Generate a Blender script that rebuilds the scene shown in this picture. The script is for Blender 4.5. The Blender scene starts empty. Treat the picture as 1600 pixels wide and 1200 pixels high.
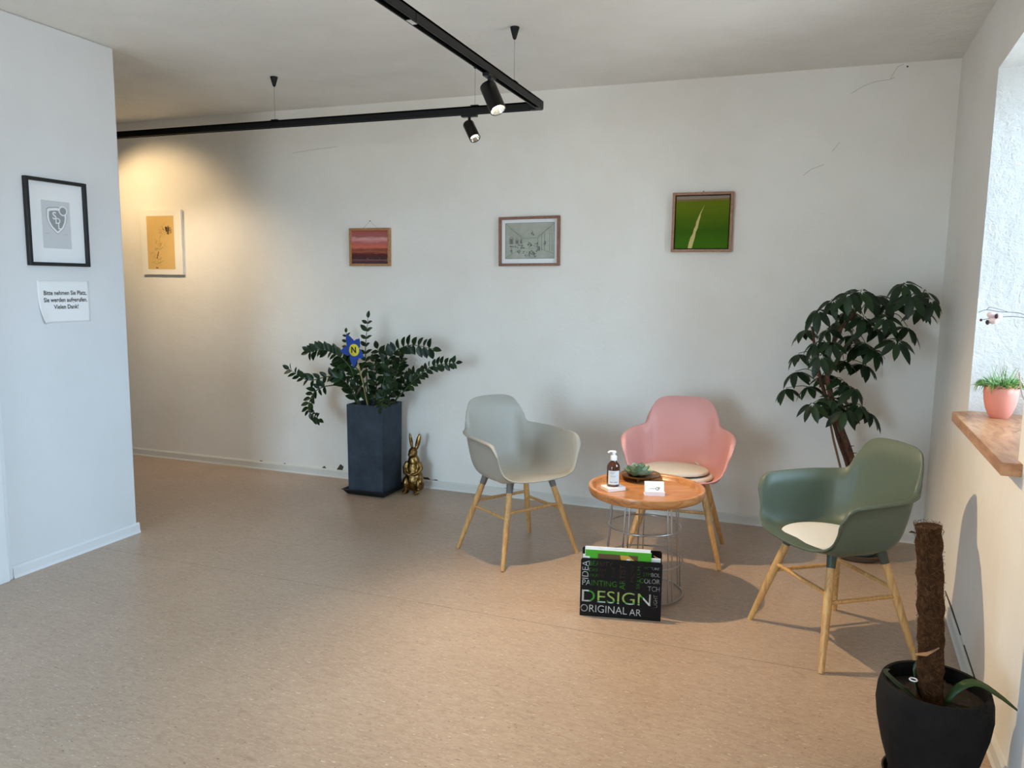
import bpy, bmesh, math, random
from mathutils import Vector, Matrix
random.seed(7)
scene = bpy.context.scene
COL = scene.collection
PI = math.pi

# ------------------------------------------------------------------ camera
F_PX, YAW, PITCH, ROLL, EYE = 1212.0, math.radians(20.3), math.radians(7.35), math.radians(.76), 1.45
_f = Vector((-math.sin(YAW)*math.cos(PITCH), math.cos(YAW)*math.cos(PITCH), -math.sin(PITCH)))
_r = _f.cross(Vector((0, 0, 1))).normalized(); _u = _r.cross(_f)
CR = _r*math.cos(ROLL)+_u*math.sin(ROLL); CU = -_r*math.sin(ROLL)+_u*math.cos(ROLL)
cd = bpy.data.cameras.new('camera'); cam = bpy.data.objects.new('camera', cd); COL.objects.link(cam)
cd.sensor_fit = 'HORIZONTAL'; cd.sensor_width = 36; cd.lens = 36*F_PX/1600; cd.clip_start = .05
cam.matrix_world = Matrix(((CR.x, CU.x, -_f.x, 0), (CR.y, CU.y, -_f.y, 0), (CR.z, CU.z, -_f.z, EYE), (0, 0, 0, 1)))
scene.camera = cam
def at(x, y, Y):
    d = _f+CR*((x-800)/F_PX)-CU*((y-600)/F_PX)
    return Vector((0, 0, EYE))+d*(Y/d.y)

# ------------------------------------------------------------------ sky, daylight portals, exposure
SKY = 20.5
w = bpy.data.worlds.new('sky'); scene.world = w; w.use_nodes = True
nt = w.node_tree; bg = nt.nodes['Background']
tc = nt.nodes.new('ShaderNodeTexCoord'); sx = nt.nodes.new('ShaderNodeSeparateXYZ'); rp = nt.nodes.new('ShaderNodeValToRGB')
nt.links.new(tc.outputs['Generated'], sx.inputs[0])
mp = nt.nodes.new('ShaderNodeMapRange'); mp.inputs[1].default_value = -1; mp.inputs[2].default_value = 1
nt.links.new(sx.outputs[2], mp.inputs[0]); nt.links.new(mp.outputs[0], rp.inputs[0]); nt.links.new(rp.outputs[0], bg.inputs[0])
cr = rp.color_ramp; cr.elements[0].position = .47; cr.elements[0].color = (.42, .45, .47, 1)
cr.elements[1].position = .53; cr.elements[1].color = (.55, .77, 1.0, 1)
bg.inputs[1].default_value = SKY
def portal(name, loc, rot, sx_, sy_):
    l = bpy.data.lights.new(name, 'AREA'); l.shape = 'RECTANGLE'; l.size = sx_; l.size_y = sy_
    l.cycles.is_portal = True
    o = bpy.data.objects.new(name, l); COL.objects.link(o); o.location = loc; o.rotation_euler = rot
portal('daylight_portal_window', (1.30, 3.28, 1.64), (0, PI/2, 0), 1.5, 1.1)
portal('daylight_portal_window', (1.30, 1.55, 1.64), (0, PI/2, 0), 1.5, 1.3)
portal('daylight_portal_window', (1.30, -.625, 1.64), (0, PI/2, 0), 1.5, .95)
portal('daylight_portal_window', (-2.4, -3.2, 1.25), (PI/2, 0, 0), 1.7, 2.4)
vs = scene.view_settings
vs.view_transform = 'Standard'; vs.look = 'None'; vs.gamma = 1; vs.use_curve_mapping = False; vs.exposure = 0.10
scene.cycles.use_denoising = True; scene.cycles.adaptive_threshold = .03
scene.cycles.max_bounces = 6; scene.cycles.diffuse_bounces = 4; scene.cycles.glossy_bounces = 3
scene.cycles.sample_clamp_indirect = 8

# ------------------------------------------------------------------ materials
def srgb(r, g, b):
    f = lambda c: c/12.92 if c <= .04045 else ((c+.055)/1.055)**2.4
    return (f(r/255), f(g/255), f(b/255), 1)
MATS = {}
def mat(name, col, rough=.5, metal=0, spec=.5, coat=0, emit=None, estr=0, sss=0):
    m = bpy.data.materials.new(name); m.use_nodes = True; b = m.node_tree.nodes['Principled BSDF']
    b.inputs['Base Color'].default_value = srgb(*col) if max(col[:3]) > 1 else (*col[:3], 1)
    b.inputs['Roughness'].default_value = rough; b.inputs['Metallic'].default_value = metal
    b.inputs['Specular IOR Level'].default_value = spec; b.inputs['Coat Weight'].default_value = coat
    if emit: b.inputs['Emission Color'].default_value = (*emit, 1); b.inputs['Emission Strength'].default_value = estr
    MATS[name] = m; return m
def nodes(m): return m.node_tree.nodes, m.node_tree.links, m.node_tree.nodes['Principled BSDF']
def mapping(m, scale=(1, 1, 1), coord='Object', rot=(0, 0, 0)):
    N, L, b = nodes(m); t = N.new('ShaderNodeTexCoord'); p = N.new('ShaderNodeMapping')
    p.inputs['Scale'].default_value = scale; p.inputs['Rotation'].default_value = rot
    L.new(t.outputs[coord], p.inputs[0]); return p.outputs[0]
def noise(m, vec, scale, detail=4, rough=.55, dist=0):
    N, L, b = nodes(m); n = N.new('ShaderNodeTexNoise'); n.inputs['Scale'].default_value = scale
    n.inputs['Detail'].default_value = detail; n.inputs['Roughness'].default_value = rough; n.inputs['Distortion'].default_value = dist
    L.new(vec, n.inputs['Vector']); return n.outputs['Fac']
def ramp(m, fac, stops):
    N, L, b = nodes(m); r = N.new('ShaderNodeValToRGB'); e = r.color_ramp.elements
    while len(e) < len(stops): e.new(.5)
    for k, (p, c) in enumerate(stops):
        e[k].position = p; e[k].color = srgb(*c) if max(c[:3]) > 1 else (*c[:3], 1)
    L.new(fac, r.inputs[0]); return r.outputs[0]
def mix(m, fac, a, b_, mode='MIX'):
    N, L, b = nodes(m); x = N.new('ShaderNodeMix'); x.data_type = 'RGBA'; x.blend_type = mode
    if isinstance(fac, float): x.inputs[0].default_value = fac
    else: L.new(fac, x.inputs[0])
    for s, v in ((6, a), (7, b_)):
        if isinstance(v, tuple): x.inputs[s].default_value = v
        else: L.new(v, x.inputs[s])
    return x.outputs[2]
def setcol(m, c): N, L, b = nodes(m); L.new(c, b.inputs['Base Color'])
def bump(m, h, strength=.2, dist=.01):
    N, L, b = nodes(m); n = N.new('ShaderNodeBump'); n.inputs['Strength'].default_value = strength; n.inputs['Distance'].default_value = dist
    L.new(h, n.inputs['Height']); L.new(n.outputs[0], b.inputs['Normal'])
def add(m, a, b_, op='ADD'):
    N, L, b = nodes(m); x = N.new('ShaderNodeMath'); x.operation = op
    for k, v in enumerate((a, b_)):
        if isinstance(v, (int, float)): x.inputs[k].default_value = v
        else: L.new(v, x.inputs[k])
    return x.outputs[0]

def plaster(name, c1, c2, rough=.85, bs=.25, sc=1.0):
    m = mat(name, c1, rough, spec=.25); v = mapping(m)
    setcol(m, ramp(m, noise(m, v, 1.3*sc, 5, .6), [(.38, c2), (.62, c1)]))
    h = add(m, noise(m, v, 9*sc, 4, .6), add(m, noise(m, v, 70*sc, 3, .6), .25, 'MULTIPLY'))
    bump(m, h, bs, .012); return m
plaster('wall_plaster', (243, 239, 231), (238, 232, 222))
plaster('partition_plaster', (224, 225, 227), (219, 220, 222), bs=.08)
plaster('ceiling_plaster', (241, 239, 234), (235, 233, 227), bs=.45, sc=1.6)
plaster('reveal_plaster', (235, 235, 232), (229, 229, 226), bs=.9, sc=2.2)
mat('baseboard_white', (222, 220, 212), .45)
mat('skirting_pale', (226, 227, 229), .5); mat('gloss_white_paint', (228, 230, 232), .35)
mat('chip_dark', (84, 70, 56), .95)
mat('crack_grey', (196, 188, 177), .95)

def lino():
    m = mat('lino', (190, 160, 135), .32, spec=.45); v = mapping(m)
    big = ramp(m, noise(m, v, 2.2, 4, .6, .6), [(.35, (172, 148, 127)), (.65, (187, 163, 141))])
    fine = noise(m, mapping(m, (22, 60, 1)), 1.0, 6, .75, 1.2)
    c = mix(m, .5, big, ramp(m, fine, [(.3, (144, 117, 97)), (.5, (182, 157, 135)), (.72, (206, 186, 166))]))
    fl = ramp(m, noise(m, mapping(m, (50, 150, 1), rot=(0, 0, .35)), 1.0, 2, .5, .4), [(.655, (0, 0, 0)), (.70, (1., 1., 1.))])
    c = mix(m, fl, c, srgb(212, 194, 176))
    fd = ramp(m, noise(m, mapping(m, (60, 140, 1), rot=(0, 0, -.3)), 1.0, 2, .5, .4), [(.29, (1., 1., 1.)), (.325, (0, 0, 0))])
    c = mix(m, fd, c, srgb(134, 108, 92))
    setcol(m, c)
    N, L, b = nodes(m)
    rr = N.new('ShaderNodeMapRange'); rr.inputs[3].default_value = .27; rr.inputs[4].default_value = .40
    L.new(noise(m, v, 3, 3), rr.inputs[0]); L.new(rr.outputs[0], b.inputs['Roughness'])
    bump(m, fine, .04, .002)
lino()
mat('seam_dark', (96, 78, 64), .9)

def wood(name, c1, c2, c3, scale=(6, 60, 60), rough=.42, coat=0):
    m = mat(name, c1, rough, coat=coat); v = mapping(m, scale)
    n = noise(m, v, 1.0, 5, .6, 1.5)
    setcol(m, ramp(m, n, [(.28, c3), (.5, c1), (.72, c2)])); bump(m, n, .06, .002); return m
wood('oak_leg', (205, 158, 98), (219, 176, 116), (176, 128, 74), (60, 60, 5))
wood('tray_wood', (182, 121, 70), (202, 147, 92), (148, 92, 50), (4, 26, 26), .32, .25)
wood('sill_wood', (188, 138, 98), (208, 164, 124), (150, 98, 62), (16, 4, 16), .4, .2)
wood('frame_oak', (176, 128, 82), (190, 144, 96), (150, 104, 62), (30, 30, 30))
wood('frame_walnut', (138, 92, 66), (152, 106, 78), (112, 72, 50), (30, 30, 30))
wood('frame_brown', (158, 112, 80), (170, 124, 92), (134, 92, 64), (30, 30, 30))
def shell(name, c):
    m = mat(name, c, .42, spec=.4); bump(m, noise(m, mapping(m), 600, 2), .05, .001)
shell('shell_grey', (168, 163, 152)); shell('shell_pink', (214, 153, 145)); shell('shell_green', (86, 97, 82))
shell('socket_grey', (112, 110, 104)); shell('socket_pink', (178, 128, 120)); shell('socket_green', (66, 74, 64))
mat('steel_wire', (190, 190, 190), .28, 1)
mat('pad_cream', (212, 203, 188), .8); mat('pad_white', (226, 226, 224), .75); mat('pad_edge', (60, 58, 56), .8)
mat('track_black', (9, 9, 9), .45, spec=.25); mat('lamp_black', (8, 8, 8), .4, spec=.3)
mat('lamp_reflector', (225, 222, 214), .15, .9)
mat('led_on', (255, 255, 255), .4, emit=(1, .90, .74), estr=40)
mat('led_soft', (255, 255, 255), .4, emit=(1, .95, .88), estr=2.0)
mat('wire_thin', (120, 120, 120), .4, .8)
def stone(name, c1, c2, rough, sc, bs):
    m = mat(name, c1, rough, spec=.3); v = mapping(m); n = noise(m, v, sc, 6, .65)
    setcol(m, ramp(m, n, [(.35, c2), (.68, c1)])); bump(m, noise(m, v, sc*14, 3), bs, .003)
stone('planter_slate', (62, 71, 82), (46, 54, 64), .8, 7, .35)
stone('pot_black', (33, 31, 30), (25, 23, 23), .8, 12, .4); MATS['pot_black'].node_tree.nodes['Principled BSDF'].inputs['Specular IOR Level'].default_value = .15
mat('saucer_black', (18, 18, 20), .5)
def foliage(name, c1, c2, rough=.35):
    m = mat(name, c1, rough, spec=.3); N, L, b = nodes(m)
    oi = N.new('ShaderNodeObjectInfo'); setcol(m, ramp(m, oi.outputs['Random'], [(0, c1), (1, c2)]))
foliage('leaf_zz', (16, 36, 17), (34, 56, 24), .36)
foliage('leaf_scheff', (18, 36, 18), (36, 58, 26), .42)
foliage('leaf_succ', (104, 134, 112), (184, 202, 178), .5)
foliage('leaf_strap', (26, 42, 24), (52, 74, 36), .4)
mat('zz_stem', (58, 72, 40), .5); mat('scheff_stalk', (62, 70, 40), .55)
def bark():
    m = mat('bark', (86, 56, 38), .9); v = mapping(m, (60, 60, 22)); n = noise(m, v, 1, 5, .7)
    setcol(m, ramp(m, n, [(.3, (52, 34, 24)), (.6, (96, 62, 42)), (.8, (128, 96, 70))])); bump(m, n, .7, .01)
    m = mat('coir', (96, 66, 40), .98, spec=.1); v = mapping(m, (70, 70, 45)); n = noise(m, v, 1, 6, .8, 1)
    setcol(m, ramp(m, n, [(.3, (38, 24, 14)), (.55, (84, 56, 34)), (.78, (128, 94, 62))])); bump(m, n, .9, .012)
    m = mat('soil', (34, 27, 22), .95); v = mapping(m); n = noise(m, v, 60, 5, .8)
    setcol(m, ramp(m, n, [(.35, (20, 16, 13)), (.75, (58, 46, 36))])); bump(m, n, 1, .01)
bark()
mat('dry_husk', (150, 112, 78), .8); mat('stick_brown', (112, 84, 58), .7); mat('coir_fibre', (104, 74, 46), .95)
def gold():
    m = mat('antique_gold', (176, 138, 74), .3, 1); v = mapping(m); n = noise(m, v, 35, 4, .6)
    setcol(m, ramp(m, n, [(.34, (84, 62, 32)), (.62, (168, 134, 80))])); bump(m, noise(m, v, 70, 4, .6), .35, .004)
gold()
mat('paper_white', (240, 240, 240), .7); mat('mat_board', (236, 238, 240), .75); mat('print_grey', (204, 206, 210), .8)
mat('logo_grey', (150, 152, 156), .8); mat('logo_mid', (172, 174, 178), .8); mat('ink_black', (22, 22, 24), .7); mat('ink_soft', (140, 140, 146), .8)
mat('frame_black', (14, 14, 15), .45); mat('board_white', (238, 234, 224), .7)
mat('ochre_paper', (214, 178, 112), .8); mat('sketch_brown', (110, 88, 44), .8); mat('sketch_pale', (176, 146, 84), .8); mat('sketch_green', (150, 160, 110), .8)
mat('terracotta_pink', (222, 142, 124), .55); mat('pot_rim', (244, 226, 206), .6); mat('pot_blue', (92, 122, 124), .45); mat('saucer_brown', (92, 74, 60), .6)
mat('magazine_green', (70, 168, 30), .4); mat('magazine_white', (240, 240, 236), .5); mat('magazine_photo', (92, 66, 36), .45); mat('magazine_lime', (170, 196, 96), .45); mat('magazine_gold', (206, 160, 60), .45)
mat('rack_black', (9, 9, 10), .5, spec=.25)
mat('box_white', (240, 238, 238), .5); mat('pump_white', (244, 244, 242), .35); mat('label_pale', (214, 222, 228), .6)
mat('dish_bronze', (112, 84, 50), .35, .45)
mat('petal_blue', (30, 66, 150), .6); mat('flower_yellow', (222, 206, 48), .6)
mat('bloom_pink', (238, 214, 212), .6); mat('bloom_dark', (60, 36, 38), .7); mat('twig_grey', (88, 92, 108), .6); mat('root_pale', (196, 178, 160), .6)
mat('clear_plastic', (245, 245, 250), .12)
def glassy(name, tint, fres):
    m = bpy.data.materials.new(name); m.use_nodes = True; N = m.node_tree.nodes; L = m.node_tree.links; N.clear()
    o = N.new('ShaderNodeOutputMaterial'); t = N.new('ShaderNodeBsdfTransparent'); g = N.new('ShaderNodeBsdfGlossy'); x = N.new('ShaderNodeMixShader'); f = N.new('ShaderNodeFresnel')
    t.inputs[0].default_value = (*tint, 1); g.inputs['Roughness'].default_value = .03; f.inputs[0].default_value = fres
    L.new(f.outputs[0], x.inputs[0]); L.new(t.outputs[0], x.inputs[1]); L.new(g.outputs[0], x.inputs[2]); L.new(x.outputs[0], o.inputs[0]); MATS[name] = m
glassy('window_glass', (.96, .98, .98), 1.45)
m = mat('amber_glass', (70, 34, 12), .06, coat=.6)
def pots():
    m = mat('grass_leaf', (92, 140, 64), .5); N, L, b = nodes(m)
    setcol(m, ramp(m, noise(m, mapping(m), 40, 2), [(.35, (58, 104, 48)), (.65, (150, 186, 96))]))
pots()

# ------------------------------------------------------------------ mesh helpers
class MB:
    def __init__(s): s.v = []; s.f = []; s.m = []
    def poly(s, vs, fs, mi=0):
        o = len(s.v); s.v += [tuple(v) for v in vs]
        for f in fs: s.f.append([i+o for i in f]); s.m.append(mi)
        return s
    def box(s, x0, x1, y0, y1, z0, z1, mi=0):
        v = [(x, y, z) for z in (z0, z1) for y in (y0, y1) for x in (x0, x1)]
        return s.poly(v, [(0, 2, 3, 1), (4, 5, 7, 6), (0, 1, 5, 4), (2, 6, 7, 3), (0, 4, 6, 2), (1, 3, 7, 5)], mi)
    def prism(s, pts, z0, z1, mi=0):                      # xy polygon (ccw) extruded in z
        n = len(pts); v = [(x, y, z0) for x, y in pts]+[(x, y, z1) for x, y in pts]
        return s.poly(v, [list(range(n))[::-1], [n+i for i in range(n)]]+[(i, (i+1) % n, n+(i+1) % n, n+i) for i in range(n)], mi)
    def plate(s, pts, y0, y1, mi=0):                      # xz polygon, thickness along y (y0 = outer/front)
        n = len(pts); v = [(x, y0, z) for x, z in pts]+[(x, y1, z) for x, z in pts]
        return s.poly(v, [list(range(n)), [n+i for i in range(n)][::-1]]+[(i, n+i, n+(i+1) % n, (i+1) % n) for i in range(n)], mi)
    def tube(s, pts, rad, seg=10, cap=True, mi=0, flat=1.0):
        pts = [Vector(p) for p in pts]; n = len(pts)
        rad = rad if isinstance(rad, (list, tuple)) else [rad]*n
        t0 = (pts[1]-pts[0]).normalized(); a = t0.orthogonal().normalized(); rings = []
        for i, p in enumerate(pts):
            t = (pts[min(i+1, n-1)]-pts[max(i-1, 0)]).normalized()
            a = (a-t*a.dot(t)).normalized(); b = t.cross(a)
            rings.append([p+(a*math.cos(2*PI*k/seg)+b*math.sin(2*PI*k/seg)*flat)*rad[i] for k in range(seg)])
        v = [q for r in rings for q in r]
        f = [(i*seg+k, i*seg+(k+1) % seg, (i+1)*seg+(k+1) % seg, (i+1)*seg+k) for i in range(n-1) for k in range(seg)]
        if cap: f += [list(range(seg))[::-1], [(n-1)*seg+k for k in range(seg)]]
        return s.poly(v, f, mi)
    def lathe(s, prof, seg=32, c=(0, 0, 0), mi=0, close=True, wob=None):  # prof: (r,z)
        n = len(prof); v = []
        for r, z in prof:
            for k in range(seg):
                a = 2*PI*k/seg; q = wob(a, z) if wob else 1
                v.append((c[0]+r*q*math.cos(a), c[1]+r*q*math.sin(a), c[2]+z))
        f = [(i*seg+k, i*seg+(k+1) % seg, (i+1)*seg+(k+1) % seg, (i+1)*seg+k) for i in range(n-1) for k in range(seg)]
        if close: f += [list(range(seg))[::-1], [(n-1)*seg+k for k in range(seg)]]
        return s.poly(v, f, mi)
    def ring(s, c, R, r, seg=48, ss=8, mi=0, a0=0, a1=2*PI):
        v = []
        for i in range(seg):
            a = 2*PI*i/seg
            for k in range(ss):
                b = 2*PI*k/ss; q = R+r*math.cos(b)
                v.append((c[0]+q*math.cos(a), c[1]+q*math.sin(a), c[2]+r*math.sin(b)))
        return s.poly(v, [(i*ss+k, ((i+1) % seg)*ss+k, ((i+1) % seg)*ss+(k+1) % ss, i*ss+(k+1) % ss) for i in range(seg) for k in range(ss)], mi)
    def ball(s, c, r, seg=16, rings=10, mi=0, M=None):
        r = r if isinstance(r, (tuple, list)) else (r, r, r); v = []
        for i in range(1, rings):
            t = PI*i/rings
            for k in range(seg):
                a = 2*PI*k/seg; v.append(Vector((r[0]*math.sin(t)*math.cos(a), r[1]*math.sin(t)*math.sin(a), r[2]*math.cos(t))))
        v += [Vector((0, 0, r[2])), Vector((0, 0, -r[2]))]
        if M: v = [M @ q for q in v]
        v = [q+Vector(c) for q in v]; n = (rings-1)*seg
        f = [(i*seg+k, (i+1)*seg+k, (i+1)*seg+(k+1) % seg, i*seg+(k+1) % seg) for i in range(rings-2) for k in range(seg)]
        f += [(n, k, (k+1) % seg) for k in range(seg)]+[(n+1, (rings-2)*seg+(k+1) % seg, (rings-2)*seg+k) for k in range(seg)]
        return s.poly(v, f, mi)
    def mesh(s, name, mats, smooth=None):
        me = bpy.data.meshes.new(name); me.from_pydata(s.v, [], s.f)
        for mm in (mats if isinstance(mats, (list, tuple)) else [mats]): me.materials.append(MATS[mm])
        me.polygons.foreach_set('material_index', s.m)
        bm = bmesh.new(); bm.from_mesh(me); bmesh.ops.recalc_face_normals(bm, faces=bm.faces); bm.to_mesh(me); bm.free()
        if smooth is not None:
            me.polygons.foreach_set('use_smooth', [True]*len(me.polygons))
            me.set_sharp_from_angle(angle=math.radians(smooth))
        me.update(); return me
    def build(s, name, mats, parent=None, smooth=None, bevel=0, loc=(0, 0, 0), rot=(0, 0, 0)):
        return link(name, s.mesh(name, mats, smooth), parent, bevel, loc, rot)
def link(name, data, parent=None, bevel=0, loc=(0, 0, 0), rot=(0, 0, 0)):
    o = bpy.data.objects.new(name, data); COL.objects.link(o); o.parent = parent
    o.location = loc; o.rotation_euler = rot
    if bevel:
        b = o.modifiers.new('bevel', 'BEVEL'); b.width = bevel; b.segments = 2; b.limit_method = 'ANGLE'; b.angle_limit = math.radians(40)
    return o
def tag(o, label, cat, group=None):
    o['label'] = label; o['category'] = cat
    if group: o['group'] = group
    return o
def thing(name, label, cat, loc=(0, 0, 0), rotz=0, group=None):
    o = bpy.data.objects.new(name, None); COL.objects.link(o); o.empty_display_size = .1
    o.location = loc; o.rotation_euler = (0, 0, rotz); return tag(o, label, cat, group)
def struct(o): o['kind'] = 'structure'; return o
def spline(pts, n):
    pts = [Vector(p) for p in pts]; P = [pts[0]*2-pts[1]]+pts+[pts[-1]*2-pts[-2]]; out = []
    m = len(pts)-1
    for i in range(n):
        u = i/(n-1)*m; k = min(int(u), m-1); t = u-k; a, b, c, d = P[k:k+4]
        out.append(.5*((2*b)+(c-a)*t+(2*a-5*b+4*c-d)*t*t+(3*b-a-3*c+d)*t**3))
    return out
def text_mesh(txt, size, align='CENTER', extrude=.0002, bold=0, sx=1.0):
    c = bpy.data.curves.new('lettering', 'FONT'); c.body = txt; c.size = size; c.align_x = align; c.align_y = 'CENTER'
    c.extrude = extrude; c.offset = bold; c.resolution_u = 3
    o = bpy.data.objects.new('lettering', c); COL.objects.link(o)
    dg = bpy.context.evaluated_depsgraph_get(); me = bpy.data.meshes.new_from_object(o.evaluated_get(dg))
    bpy.data.objects.remove(o); bpy.data.curves.remove(c)
    for v in me.vertices: v.co.x *= sx
    return me
def text(parent, name, txt, size, x, z, y, m, rot=0, **k):   # upright lettering facing local -y
    me = text_mesh(txt, size, **k); me.materials.clear(); me.materials.append(MATS[m])
    return link(name, me, parent, 0, (x, y, z), (PI/2, -rot, 0))

# ------------------------------------------------------------------ the setting
ZC, YB, XL = 2.67, 4.86, -3.52
def wx(Y):
    P = [(-3.2, .60), (2.72, .648), (3.79, .70), (4.9, .725)]
    for (a, p), (b, q) in zip(P, P[1:]):
        if Y <= b: return p+(q-p)*(Y-a)/(b-a)
    return P[-1][1]
fl = struct(MB().box(-7.5, 1.25, -3.3, 5.1, -.12, -.003).build('floor', 'seam_dark'))
SEAM = 3.035
for y0, y1 in ((-3.2, 1.03), (1.032, SEAM-.0012), (SEAM+.0012, 5.0)):
    MB().box(-7.4, 1.2, y0, y1, -.003, 0).build('lino_sheet', 'lino', fl)
struct(MB().box(-7.5, 1.25, -3.3, 5.1, ZC, ZC+.12).build('ceiling', 'ceiling_plaster'))
wb = struct(MB().box(-7.5, 1.25, YB, 5.1, 0, ZC).build('wall_back', 'wall_plaster'))
WZ0, WZ1 = .90, 2.35
WIN = [(2.72, 3.79), (.92, 2.17), (-1.05, -.2)]  # last window is unseen, added for more daylight from the right
b = MB(); OX = 1.25
def slab(y0, y1, z0, z1, o0=None, o1=None):
    b.prism([(wx(y0), y0), (OX, y0 if o0 is None else o0), (OX, y1 if o1 is None else o1), (wx(y1), y1)], z0, z1)
slab(-3.3, -1.05, 0, ZC, None, -.97); slab(-.2, .92, 0, ZC, -.28, 1.0); slab(2.17, 2.72, 0, ZC, 2.09, 2.80); slab(3.79, YB, 0, ZC, 3.71, None)
for y0, y1 in WIN: slab(y0, y1, 0, WZ0); slab(y0, y1, WZ1, ZC)
wr = struct(b.build('wall_right', ['wall_plaster', 'reveal_plaster']))
for p in wr.data.polygons:      # the window recesses are rendered more coarsely
    c = p.center
    if abs(p.normal.y) > .5 and -1.4 < c.y < 3.9: p.material_index = 1
    if abs(p.normal.z) > .9 and abs(c.z-WZ1) < .01: p.material_index = 1
pw = struct(MB().box(XL-.14, XL, -3.2, 3.315, 0, ZC).build('wall_left', 'partition_plaster', bevel=.01))
struct(MB().box(-7.5, -7.38, -3.3, 5.0, 0, ZC).build('wall_far_left', 'wall_plaster'))
b = MB(); b.box(-7.38, -3.25, -3.3, -3.15, 0, ZC); b.box(-1.55, .75, -3.3, -3.15, 0, ZC); b.box(-3.25, -1.55, -3.3, -3.15, 2.45, ZC)
struct(b.build('wall_front', 'wall_plaster'))
for n, (y0, y1) in enumerate(WIN):
    yc, hw = (y0+y1)/2, (y1-y0)/2-.075
    e = struct(bpy.data.objects.new('window_%d' % (n+1), None)); COL.objects.link(e); e.location = (1.17, yc, WZ0)
    f = MB(); H = WZ1-WZ0; t = .055
    f.box(-.03, .03, -hw, -hw+t, .035, H); f.box(-.03, .03, hw-t, hw, .035, H); f.box(-.03, .03, -hw+t, hw-t, .035, .035+t); f.box(-.03, .03, -hw+t, hw-t, H-t, H)
    f.box(-.025, .025, -.025, .025, .035+t, H-t); f.build('window_frame', 'gloss_white_paint', e, bevel=.004)
    for s in (-1, 1):
        MB().box(-.004, .004, min(s*.025, s*(hw-t)), max(s*.025, s*(hw-t)), .035+t, H-t).build('pane', 'window_glass', e)
e = struct(bpy.data.objects.new('unseen_door_1', None)); COL.objects.link(e); e.location = (-2.4, -3.22, 0)  # unseen glazed door behind the camera, added and sized for its daylight
f = MB(); XS = [-.81, 0, .81]
for x in XS: f.box(x-.04, x+.04, -.03, .03, 0, 2.45)
f.box(-.85, .85, -.028, .028, 0, .12); f.box(-.85, .85, -.028, .028, 2.37, 2.45); f.build('door_frame', 'gloss_white_paint', e)
for x0, x1 in zip(XS, XS[1:]): MB().box(x0+.04, x1-.04, -.004, .004, .12, 2.37).build('pane', 'window_glass', e)

# baseboards with a small cove
def board(name, a, b_, h=.058, th=.013, m='baseboard_white'):
    a, b_ = Vector((*a, 0)), Vector((*b_, 0)); L = (b_-a).length; ang = math.atan2(b_.y-a.y, b_.x-a.x)
    o = MB().poly([(x, y, z) for x in (0, L) for y, z in ((0, 0), (-.02, 0), (-.014, .012), (-th, h-.01), (-.006, h), (0, h))],
                  [(0, 1, 2, 3, 4, 5), (11, 10, 9, 8, 7, 6)]+[(i, i+6, (i+1) % 6+6, (i+1) % 6) for i in range(6)]).build(name, m, loc=a, rot=(0, 0, ang))
    return struct(o)
board('baseboard_back', (-7.3, YB), (.70, YB))
board('baseboard_right', (wx(4.85), 4.85), (wx(3.79), 3.79)); board('baseboard_right', (wx(3.79), 3.79), (wx(2.72), 2.72)); board('baseboard_right', (wx(2.72), 2.72), (wx(2.375), 2.375))
board('baseboard_left', (XL, 2.55), (XL, 3.322), m='skirting_pale')
# painted casings at both picture edges
struct(MB().box(wx(2.5)-.022, wx(2.5), 2.22, 2.37, 0, .98).box(wx(2.5)-.032, wx(2.5)-.022, 2.22, 2.35, 0, .98).build('trim_1', 'gloss_white_paint', bevel=.005))
struct(MB().box(XL, XL+.02, 2.40, 2.545, 0, 2.05).box(XL+.02, XL+.032, 2.40, 2.52, 0, 2.05).build('trim_2', 'gloss_white_paint', bevel=.005))

# chipped plaster over the skirting and hairline cracks
def chip(pts, name='plaster_chip', m='chip_dark'):
    q = [at(x, y, YB) for x, y in pts]
    MB().plate([(p.x, p.z) for p in q][::-1], YB-.002, YB).build(name, m, wb)
for pts in ([(320, 714), (327, 712), (333, 715), (345, 716), (343, 717.5), (320, 716)], [(357, 718), (364, 717), (377, 720), (376, 721), (360, 720)],
            [(402, 722), (408, 719), (412, 722), (410, 724), (403, 724)], [(441, 727), (445, 723), (448, 727), (445, 729)],
            [(503, 731), (507, 728), (511, 733), (526, 734), (532, 725), (537, 729), (535, 735), (543, 736), (543, 738), (515, 736)],
            [(660, 745), (669, 746), (673, 750), (682, 749), (688, 753), (672, 753), (660, 750)],
            [(1418, 833), (1424, 829), (1431, 832), (1437, 838), (1436, 846), (1430, 838), (1420, 837)],
            [(787, 762), (800, 763), (801, 761), (803, 764), (820, 766), (803, 766)]): chip(pts)
def crack(px, wd=.0012):
    p = [at(x, y, YB) for x, y in px]; b = MB()
    for a, c in zip(p, p[1:]):
        d = Vector((c.x-a.x, c.z-a.z)).normalized(); n = Vector((-d.y, d.x))*wd
        b.plate([(a.x-n.x, a.z-n.y), (c.x-n.x, c.z-n.y), (c.x+n.x, c.z+n.y), (a.x+n.x, a.z+n.y)], YB-.001, YB)
    b.build('hairline_crack', 'crack_grey', wb)
crack([(1330, 146), (1350, 134), (1370, 127), (1391, 124), (1396, 115), (1403, 104), (1412, 100)]); crack([(1255, 274), (1268, 264), (1288, 257)]); crack([(1300, 237), (1312, 222)])
crack([(458, 239), (490, 234), (528, 229)]); crack([(1391, 124), (1398, 121)])
p_ = at(1418, 104, YB); MB().lathe([(.005, 0), (.005, .002)], 10).build('drill_hole', 'chip_dark', wb, loc=(p_.x, YB, p_.z), rot=(PI/2, 0, 0))
b = MB()
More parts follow.
